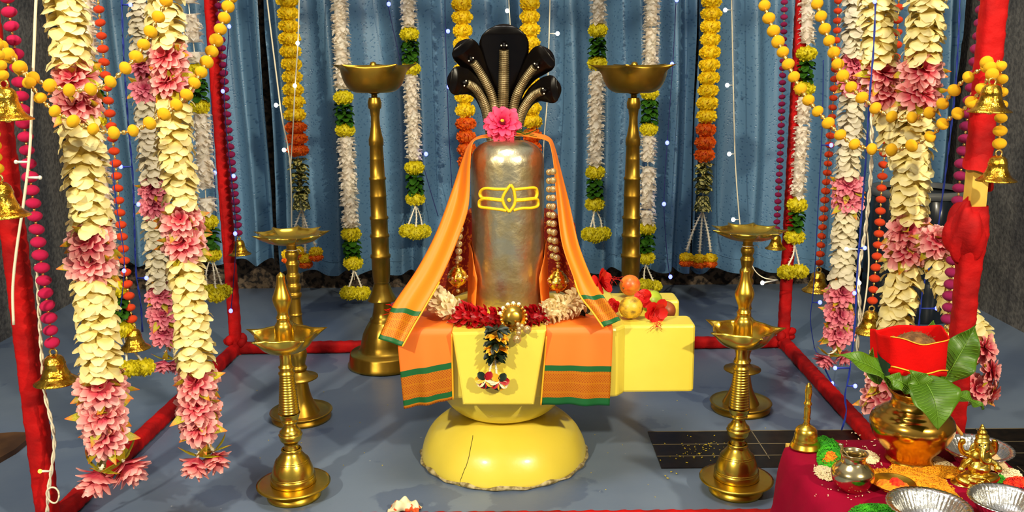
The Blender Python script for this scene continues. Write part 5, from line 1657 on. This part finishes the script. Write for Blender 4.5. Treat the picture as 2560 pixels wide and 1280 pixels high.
# brass pot: silhouette rows read off the photograph, then back down inside the mouth
def smooth(rows, per=3): return [(p.x, p.z) for p in catmull([V((a, 0, w)) for a, w in rows], per)]
rows = [(1150, 10), (1150, 54), (1145, 56), (1138, 54), (1128, 58), (1108, 76), (1088, 90), (1070, 98), (1056, 100), (1044, 97), (1034, 89), (1028, 78), (1024, 74), (1020, 68), (1014, 58), (1004, 53), (992, 52), (984, 57), (978, 62), (975, 62), (976, 56), (985, 49), (1005, 47), (1030, 60), (1080, 80), (1140, 30)]
kt, kc, kpr = pot(2272, 1150, [(a, w) for a, w in smooth(rows, 2)], 'copper', 'brass_pot', 'large polished brass pot holding green leaves and the red-wrapped coconut', 'pot', 'pot_body', 64)
KY = kc.y
# coconut wrapped in red cloth
cc = P(2276, 880, KY)
t = thing('coconut', 'coconut wrapped in red velvet cloth, standing among leaves in the brass pot', 'coconut', P(2276, 975, KY))
b = MB(); nr = 62 * S(cc)
b.lathe([(0, -1.1), (.5, -.95), (.85, -.5), (1, 0), (.92, .42), (.7, .75), (.36, .95), (0, 1.02)], P(2286, 892, KY), 28, R=Matrix.Scale(nr, 3)); b.build('husk', 'coir', t)
b = MB()
for k in range(40):
    a = rnd.uniform(0, 6.28); r = rnd.uniform(.2, .8) * nr
    p = P(2286, 892, KY) + V((r * math.cos(a), r * math.sin(a), nr * (1.02 - .5 * (r / nr) ** 2) - .004))
    b.tube([p, p + V((rnd.uniform(-.01, .01), rnd.uniform(-.01, .01), .006))], .0006, 4)
b.build('coir_fibres', 'coir', t)
b = MB()
top_l, top_r = P(2180, 845, KY), P(2356, 842, KY)
bw_ = 88 * S(cc)
cx_ = P(2270, 900, KY).x
zt_, zb_ = P(2270, 842, KY - .03).z, P(2270, 950, KY - .06).z
def wrap(u, v):
    a = -PI / 2 + (u - .5) * 2 * PI
    c, s = math.cos(a), math.sin(a)
    k = 1 / (abs(c) ** 3.2 + abs(s) ** 3.2) ** (1 / 3.2)
    r = bw_ * (.93 + .05 * v) * (1 + .03 * math.sin(3 * a + 1) + .02 * math.sin(9 * a + 4 * v))
    z = zb_ + (zt_ - zb_) * v + .006 * math.sin(a * 2 + .6) * v + .004 * math.sin(a * 5)
    if a < -PI / 2 - .9 and a > -PI / 2 - 2.0: r *= 1.0 - .06 * (1 - v)
    return V((cx_ + r * c * k * 1.0, KY + r * s * k * .80, z))
b.grid(wrap, 96, 16, True)
o = b.build('red_wrap', 'redcloth', t); o.modifiers.new('thick', 'SOLIDIFY').thickness = .003
b = MB()
b.grid(lambda u, v: wrap(.275 + .105 * u, .02 + .58 * v * (1 - .45 * u)) + V((-.004, -.004, 0)), 10, 10); b.build('dark_lining', 'darkgreen_cloth', t)
b = MB()
b.grid(lambda u, v: wrap(.36 + .30 * u, .02 + .16 * v + .10 * (1 - u)) + V((0, -.006 - .003 * math.sin(v * PI), 0)), 24, 5); b.build('folded_hem', 'redcloth', t)
b = MB()
b.tube([wrap(.37 + .29 * k / 20, .20 + .10 * (1 - k / 20)) + V((0, -.010, 0)) for k in range(21)], .0016, 6)
b.tube([wrap(.37 + .29 * k / 20, .99) + V((0, -.002, .001)) for k in range(21)], .0012, 6)
b.build('gold_edging', 'satiny', t)

def leaf(base, tip, wpx, Y0, Y1, label, bow=.02, nrm=V((0, -1, .4)), wave=.006):
    a, c = P(*base, Y0), P(*tip, Y1)
    d = (c - a); L = d.length; d.normalize()
    n = (nrm - d * nrm.dot(d)).normalized(); w = d.cross(n)
    W = wpx * S((a + c) / 2)
    def fn(u, v):
        x = (u - .5) * 2
        h = W * interp([(0, .12), (.08, .35), (.25, .85), (.42, 1), (.62, .88), (.82, .45), (.94, .14), (1, .0)], v)
        return a + d * (L * v) + n * (bow * math.sin(v * PI) + .25 * h * abs(x) ** 1.3 + wave * math.sin(v * 16 + (2 if x > 0 else 0)) * abs(x)) + w * (x * h)
    b = MB(); b.grid(fn, 12, 26)
    t = thing('leaf', label, 'leaf', a, 'green leaves in the brass pot')
    o = b.build('blade', 'mangoleaf', t); o.modifiers.new('thick', 'SOLIDIFY').thickness = .0008
    g = MB()
    g.tube([fn(.5, k / 20) - n * -.0012 for k in range(21)], lambda q_: .0016 * (1 - .8 * q_), 6)
    for k in range(2, 17):
        for sg in (0, 1):
            v0 = k / 20
            g.tube([fn(.5, v0) + n * .0008, fn(.5 + (sg - .5) * .45, v0 + .06) + n * .0008, fn(.5 + (sg - .5) * .86, v0 + .09) + n * .0008], .00045, 4)
    g.build('veins', 'vein', t)
leaf((2262, 985), (2086, 884), 38, KY - .03, KY - .03, 'green leaf reaching out flat towards the dusky pink tassel', .02, V((.35, -.55, .8)))
leaf((2296, 935), (2346, 1074), 66, KY - .055, KY - .135, 'broad green leaf folded down over the front of the brass pot', .025, V((.1, -1, .45)), .004)
leaf((2352, 962), (2440, 812), 46, KY - .01, KY - .0, 'wavy green leaf standing upright beside the red post', .01, V((-.35, -1, .1)), .012)
leaf((2300, 930), (2334, 800), 42, KY + .085, KY + .09, 'green leaf tip rising behind the coconut', .0, V((0, -1, .1)), .002)
leaf((2290, 978), (2212, 940), 26, KY - .075, KY - .06, 'short green leaf under the wrap, just above the pot mouth', .01, V((.1, -1, .6)))
leaf((2306, 985), (2274, 925), 34, KY - .075, KY - .085, 'green leaf in the pot mouth partly behind the broad folded leaf', .008, V((.1, -1, .3)))
leaf((2196, 960), (2182, 868), 26, KY + .01, KY + .02, 'narrow shaded green leaf against the far side of the red wrap', .006, V((-.4, -1, .1)))
leaf((2372, 985), (2462, 1022), 22, KY + .03, KY + .05, 'short ragged green leaf under the pink blossoms beside the post', .006, V((0, -.5, 1)))
b = MB(); b.tube(catmull([P(2366, 1038, KY - .02), P(2386, 1062, KY - .0), P(2404, 1086, KY + .01)], 5), lambda q_: .0035 + .001 * q_, 8)
solo(b, 'dry_stalk', mat('dry_stalk_skin', (214, 156, 66), .7), 'dry tan leaf stalk hanging beside the brass pot', 'stalk', P(2366, 1038, KY - .02))

# small silvery water pot with spoon
rows = [(1226, 5), (1226, 27), (1220, 32), (1208, 44), (1196, 50), (1184, 52), (1174, 50), (1165, 43), (1158, 34), (1154, 29), (1146, 28), (1140, 29), (1134, 33), (1131, 34), (1132, 30), (1140, 26), (1155, 26), (1185, 46), (1215, 28)]
lt, lc, _ = pot(2129, 1222, [(a, w) for a, w in smooth(rows, 3)], 'lota', 'water_pot', 'small silvery round water pot beside the green powder', 'pot', 'pot_body', 48)
b = MB(); b.tube(catmull([P(2132, 1160, lc.y + .01), P(2117, 1138, lc.y + .015), P(2107, 1124, lc.y + .02), P(2103, 1112, lc.y + .022)], 5), lambda q_: .0028 + .0012 * q_, 8)
b.ball(P(2102, 1111, lc.y + .022), .005, 8, 6, (1.3, 1, .6))
solo(b, 'spoon', 'lota', 'thin silvery spoon handle sticking out of the small water pot', 'spoon', P(2132, 1160, lc.y))

# hand bell
hb = T(2013, 1118); s = S(hb + V((0, 0, .06)))
t = thing('hand_bell', 'shiny brass hand bell standing on the back corner of the maroon cloth', 'bell', hb)
zf = lambda y: P(2013, y, hb.y).z
b = MB()
pr = [(36, 1119), (38.5, 1117), (37, 1114), (33, 1106), (30.5, 1101), (31, 1100), (29.5, 1096), (28, 1090), (28.4, 1088), (27, 1080), (26, 1074), (21, 1068), (13, 1064), (8, 1061)]
pl = [(w * s, max(zf(y), TZ + .0008)) for w, y in pr]
b.lathe([(.030, TZ + .004)] + pl, V((hb.x, hb.y, 0)), 40); b.build('bell_body', 'brass', t)
b = MB()
pr = [(8, 1062), (9.5, 1060), (7, 1056), (7.5, 1050), (9, 1046), (7.5, 1042), (8.5, 1030), (8, 1018), (7, 1014), (9.8, 1011), (9.8, 1007), (7, 1004), (7.4, 992), (8.6, 984), (8.8, 976), (7, 971), (8, 967), (5.5, 962), (3, 961), (4, 958), (0, 957)]
b.lathe([(w * s, zf(y)) for w, y in pr], V((hb.x, hb.y, 0)), 24); b.build('handle', 'brass', t)

# powders and grains
def heap(name, label, pts, h, m, cat, seed, grains=0, gm=None):
    """a low heap with the outline read off the cloth"""
    q = random.Random(seed)
    ps = [T(x, y) for x, y in pts]
    c = sum(ps, V((0, 0, 0))) / len(ps)
    loop = catmull(ps + [ps[0]], 6)[:-1]
    n = len(loop)
    from mathutils import noise
    def fn(u, v):
        e = loop[int(round(u * n)) % n]
        k = 1 - v
        p = c.lerp(e, k * (1 + .03 * math.sin(u * 60)))
        z = h * (1 - k ** 2.4) * (.8 + .5 * noise.noise(p * 60)) + .0016 * noise.noise(p * 260) + .0004
        return V((p.x, p.y, TZ + max(z, .0002)))
    b = MB(); b.grid(fn, n, 14, True)
    if grains:
        for k in range(grains):
            e = loop[q.randrange(n)]; f = math.sqrt(q.random()) * 1.05
            p = c.lerp(e, f)
            z = TZ + h * (1 - min(f, 1) ** 2.4) * .9 + .0012
            b.m = 1
            R = Euler((q.uniform(-.4, .4), q.uniform(-.4, .4), q.uniform(0, 3))).to_matrix()
            b.ball(V((p.x, p.y, z)), .0017, 5, 4, (2.4, .8, .8), R)
    return solo(b, name, [m, gm or m], label, cat, c, kind='stuff')
heap('green_powder', 'bright green powder heap behind the small water pot', [(2042, 1098), (2056, 1092), (2080, 1098), (2096, 1112), (2102, 1132), (2096, 1158), (2070, 1176), (2046, 1166), (2044, 1140), (2048, 1120)], .012, 'greenP', 'powder', 1, 500, 'greenP')
heap('orange_powder', 'orange powder streaks lying on the green powder heap', [(2062, 1138), (2078, 1132), (2094, 1142), (2090, 1156), (2066, 1164), (2054, 1158)], .0145, 'orangeP', 'powder', 2, 160, 'orangeP')
heap('rice_heap', 'white rice heap in front of the green powder, touching the small water pot', [(2036, 1172), (2050, 1166), (2080, 1174), (2094, 1190), (2080, 1202), (2056, 1198), (2040, 1188)], .010, 'riceP', 'rice', 3, 300, 'grain')
heap('rice_heap', 'white rice heap between the small water pot and the brass pot', [(2150, 1132), (2170, 1128), (2190, 1138), (2198, 1150), (2184, 1160), (2162, 1156), (2148, 1146)], .010, 'riceP', 'rice', 4, 260, 'grain')
heap('rice_heap', 'grey-white rice heap beside the brass pot, towards the idol', [(2318, 1148), (2340, 1142), (2368, 1156), (2384, 1166), (2370, 1174), (2340, 1168)], .007, 'riceP', 'rice', 5, 200, 'grain')
heap('turmeric_powder', 'wide yellow turmeric powder layer spread in front of the brass pot', [(2182, 1174), (2220, 1172), (2238, 1160), (2290, 1156), (2326, 1162), (2340, 1178), (2368, 1206), (2392, 1236), (2408, 1262), (2360, 1262), (2300, 1240), (2230, 1232), (2190, 1206)], .007, 'turm', 'powder', 6, 500, 'turm')
heap('turmeric_powder', 'yellow turmeric powder ridge running towards the brass idol', [(2318, 1166), (2350, 1164), (2400, 1172), (2414, 1186), (2384, 1198), (2348, 1190)], .007, 'turm', 'powder', 7, 200, 'turm')
heap('green_powder', 'bright green powder heap at the near edge beside the foil bowl', [(2122, 1282), (2140, 1268), (2170, 1262), (2214, 1264), (2240, 1274), (2260, 1296), (2200, 1310), (2140, 1304)], .012, 'greenP', 'powder', 8, 500, 'greenP')
heap('rice_heap', 'white rice heap beside red powder near the table edge beyond the idol', [(2496, 1180), (2520, 1172), (2546, 1180), (2552, 1194), (2524, 1200), (2500, 1196)], .008, 'riceP', 'rice', 9, 160, 'grain')
heap('red_powder', 'red powder streak on the cloth behind the nearest large foil bowl', [(2504, 1204), (2530, 1194), (2562, 1196), (2590, 1206), (2560, 1218), (2524, 1216)], .008, 'redP', 'powder', 10, 160, 'redP')
heap('green_powder', 'small patch of green powder beside the red streak and brass idol', [(2484, 1196), (2498, 1190), (2512, 1194), (2508, 1206), (2490, 1208)], .007, 'greenP', 'powder', 11, 90, 'greenP')
b = MB(); q = random.Random(9)
for (x, y) in [(2147, 1098), (2146, 1097), (2187, 1099), (2180, 1104), (2163, 1116), (2167, 1120), (2186, 1114), (2170, 1126), (2203, 1158), (2204, 1162), (2152, 1232), (2156, 1239), (2172, 1230), (2228, 1168), (2139, 1083), (2150, 1088), (2130, 1082), (2217, 1136), (2036, 1163)]:
    R = rz(q.uniform(0, 3)); b.ball(T(x, y, .0014), .0016, 6, 4, (2.3, .9, .8), R)
for k in range(90):
    R = rz(q.uniform(0, 3)); b.ball(T(q.uniform(2030, 2420), q.uniform(1100, 1275), .0014), .0011, 5, 4, (2.0, .9, .8), R)
solo(b, 'scattered_rice', 'grain', 'loose rice grains scattered over the maroon cloth', 'rice', T(2200, 1150), kind='stuff')

# kumkum plate
def disc(x, y, rpx, prof, m, name, label, cat, part, seg=56, tilt=None, mod=None, dz=0.0):
    c = T(x, y, dz); r = rpx * S(c)
    t = thing(name, label, cat, c)
    b = MB(); b.lathe([(a * r, z) for a, z in prof], c, seg, mod=mod, R=tilt); b.build(part, m, t)
    return t, c, r
t, kc2, kr = disc(2232, 1218, 52, [(0, .0015), (.7, .0015), (1.0, .012), (1.03, .0125), (1.0, .0105), (.72, .0), (0, 0)], 'brass', 'brass_plate', 'small brass plate of orange and red powder in front of the turmeric', 'plate', 'dish', dz=.004)
def mound(c, r, h, m, name, label, seed):
    from mathutils import noise
    def fn(u, v):
        a = u * 2 * PI; k = 1 - v
        rr = r * k * (1 + .12 * math.sin(3 * a + seed) + .06 * math.sin(7 * a))
        p = c + V((rr * math.cos(a), rr * math.sin(a), 0))
        p.z = c.z + h * (1 - k ** 2) + .003 * noise.noise(p * 160) * (1 - k ** 6)
        return p
    b = MB(); b.grid(fn, 48, 14, True)
    return solo(b, name, m, label, 'powder', c, kind='stuff')
mound(kc2 + V((0, 0, .0022)), kr * .76, .0075, 'orangeP', 'orange_powder', 'orange powder spread over the small brass plate', 1)
mound(kc2 + V((.008, .003, .0085)), kr * .34, .011, 'redP', 'red_powder', 'red powder mound heaped at the middle of the small brass plate', 2)

# crimped foil bowls
def crimp(n, k0):
    return lambda t, k, r, z: (r * (1 + .040 * math.sin(t * n) * (1 if 1 < k < 7 else .25)), z)
fp = [(0, .001), (.55, .001), (.60, .004), (.70, .016), (.80, .028), (.88, .038), (.90, .040), (1.0, .040), (1.03, .042), (1.02, .045), (.98, .043), (.90, .043), (.86, .037), (.78, .027), (.68, .016), (.58, .0055), (0, .003)]
disc(2318, 1312, 98, fp, 'foil', 'foil_bowl', 'crimped foil bowl at the near edge, in front of the red powder plate', 'bowl', 'bowl_shell', 160, None, crimp(44, 0), dz=.001)
disc(2508, 1296, 84, fp, 'foil', 'foil_bowl', 'empty crimped foil bowl in front of the brass idol', 'bowl', 'bowl_shell', 160, None, crimp(44, 0), dz=.001)
t, c, r = disc(2438, 1152, 84, [(a, z * .8) for a, z in fp], 'foil', 'foil_bowl', 'foil bowl holding pale powder behind the brass idol', 'bowl', 'bowl_shell', 160, None, crimp(40, 0), dz=.001)
mound(c + V((.012, -.005, .004)), r * .66, .026, mat('pale_tan_powder', (232, 206, 160), .95, 0, (214, 184, 136), 50, 3, bump=.5, bscale=120), 'tan_powder', 'pale tan powder heaped in the foil bowl behind the idol', 5)

# brass elephant-headed idol, one cast body
ic = T(2438, 1205)
s = S(ic + V((0, 0, .08)))
b = MB()
def E(x, y, dz, rx, ry, rz_=None, ang=0, dep=0.0):
    """ellipsoid placed by photo pixel, depth offset dep from the idol's axis"""
    c = P(x, y, ic.y + dep)
    b.ball(c, 1, 20, 14, (rx * s, (rz_ or rx) * s, ry * s), Matrix.Rotation(ang, 3, 'Y'))
E(2430, 1218, 0, 52, 12, 36, .15); E(2420, 1208, 0, 44, 12, 32)               # lotus seat
E(2440, 1196, 0, 40, 14, 30)                                                  # hips
E(2448, 1168, 0, 27, 24, 24, 0, -.004)                                        # belly
E(2448, 1140, 0, 26, 22, 19)                                                  # chest
E(2456, 1118, 0, 17, 17, 17, 0, -.008)                                        # head
E(2456, 1104, 0, 20, 10, 16, 0, -.004); E(2456, 1092, 0, 17, 10, 14); E(2456, 1081, 0, 12, 8, 11); E(2456, 1072, 0, 7, 7, 7); E(2456, 1065, 0, 4, 5, 4)   # tiered crown
for k in range(6): E(2456, 1110 - k * 8, 0, 20 - 2.7 * k, 2.2, 17 - 2.4 * k)
E(2437, 1120, 0, 13, 20, 5, .35, .004); E(2478, 1124, 0, 12, 19, 5, -.3, .004)  # ears
tr_ = catmull([P(2457, 1124, ic.y - .018), P(2455, 1140, ic.y - .027), P(2460, 1154, ic.y - .031), P(2472, 1156, ic.y - .031), P(2476, 1147, ic.y - .029)], 6)
b.tube(tr_, lambda q_: (8.5 - 4 * q_) * s, 12)
for pts, r0, r1 in (([(2432, 1146, 0), (2412, 1160, -.006), (2402, 1172, -.018)], 9, 6), ([(2432, 1136, .004), (2408, 1130, .006), (2400, 1112, 0)], 9, 6), ([(2400, 1112, 0), (2403, 1104, -.004), (2408, 1100, -.004)], 6, 5),
                    ([(2468, 1140, .004), (2486, 1128, .006), (2490, 1110, 0)], 9, 6), ([(2490, 1110, 0), (2488, 1103, -.004), (2482, 1102, -.004)], 6, 4), ([(2470, 1150, 0), (2488, 1160, -.01), (2494, 1170, -.018)], 9, 6),
                    ([(2424, 1192, 0), (2400, 1198, -.014), (2424, 1210, -.03)], 13, 9), ([(2462, 1192, 0), (2488, 1194, -.012), (2466, 1206, -.03)], 14, 9), ([(2448, 1204, -.03), (2449, 1218, -.034)], 8, 7)):
    b.tube(catmull([P(x, y, ic.y + d) for x, y, d in pts], 5), lambda q_, r0=r0, r1=r1: (r0 + (r1 - r0) * q_) * s, 10)
E(2402, 1174, 0, 9, 9, 8, 0, -.02); E(2495, 1172, 0, 10, 9, 9, 0, -.02); E(2406, 1104, 0, 8, 9, 6); E(2486, 1106, 0, 7, 9, 6)
E(2478, 1194, 0, 16, 12, 14, 0, -.012); E(2412, 1158, 0, 10, 14, 9, .3)
E(2448, 1166, 0, 28.5, 3, 26, .12, -.004); E(2448, 1184, 0, 34, 3, 28, 0, -.002)
t = thing('brass_idol', 'small cast brass elephant-headed seated idol with tiered crown on the maroon cloth', 'figurine', ic)
o = b.build('cast_figure', 'idol', t)
md = o.modifiers.new('fuse', 'REMESH'); md.mode = 'VOXEL'; md.voxel_size = .0013; md.use_smooth_shade = True
sm = o.modifiers.new('soften', 'SMOOTH'); sm.factor = .5; sm.iterations = 2
e = MB()
for x in (2449, 2463): e.ball(P(x, 1113, ic.y - .025), .0022, 8, 6)
e.build('eye', 'black', t)

# ================================================================ LIGHT
def area(name, loc, tgt, size, power, col):
    l = bpy.data.lights.new(name, 'AREA'); l.shape = 'DISK'; l.size = size; l.energy = power; l.color = col
    o = bpy.data.objects.new(name, l); o.location = V(loc)
    o.rotation_euler = (V(tgt) - V(loc)).to_track_quat('-Z', 'Y').to_euler()
    COL.objects.link(o); return o
area('flood_lamp', (-2.20, -1.0, 2.95), (.2, 2.9, .5), .15, 126, (1, .88, .64))
area('flood_lamp', (2.20, -.9, 2.85), (-.1, 2.9, .5), .15, 126, (1, .88, .64))
area('ceiling_lamp', (.0, 1.9, 3.2), (0, 3.0, 0), 1.0, 34, (1, .95, .86))

w = bpy.data.worlds.new('world'); SC.world = w; w.use_nodes = True
N, L = w.node_tree.nodes, w.node_tree.links
bg = N['Background']
tc = N.new('ShaderNodeTexCoord'); sp = N.new('ShaderNodeSeparateXYZ'); L.new(tc.outputs['Generated'], sp.inputs[0])
rp = N.new('ShaderNodeValToRGB'); mr = N.new('ShaderNodeMapRange')
mr.inputs['From Min'].default_value = -1; mr.inputs['From Max'].default_value = 1
L.new(sp.outputs['Z'], mr.inputs['Value']); L.new(mr.outputs['Result'], rp.inputs['Fac'])
el = rp.color_ramp.elements
el[0].position = 0; el[0].color = (.05, .05, .06, 1)
el[1].position = 1; el[1].color = (.62, .60, .56, 1)
for p_, c_ in ((.40, (.14, .13, .12, 1)), (.50, (.30, .28, .24, 1)), (.60, (.36, .34, .30, 1)), (.78, (.44, .42, .38, 1))):
    e = el.new(p_); e.color = c_
L.new(rp.outputs['Color'], bg.inputs['Color']); bg.inputs['Strength'].default_value = .52

vs = SC.view_settings
SC.display_settings.display_device = 'sRGB'
vs.view_transform = 'Standard'; vs.look = 'None'; vs.gamma = 1.0; vs.use_curve_mapping = False
vs.exposure = 0.40
SC.cycles.use_denoising = True
SC.cycles.max_bounces = 8
SC.cycles.sample_clamp_indirect = 6.0
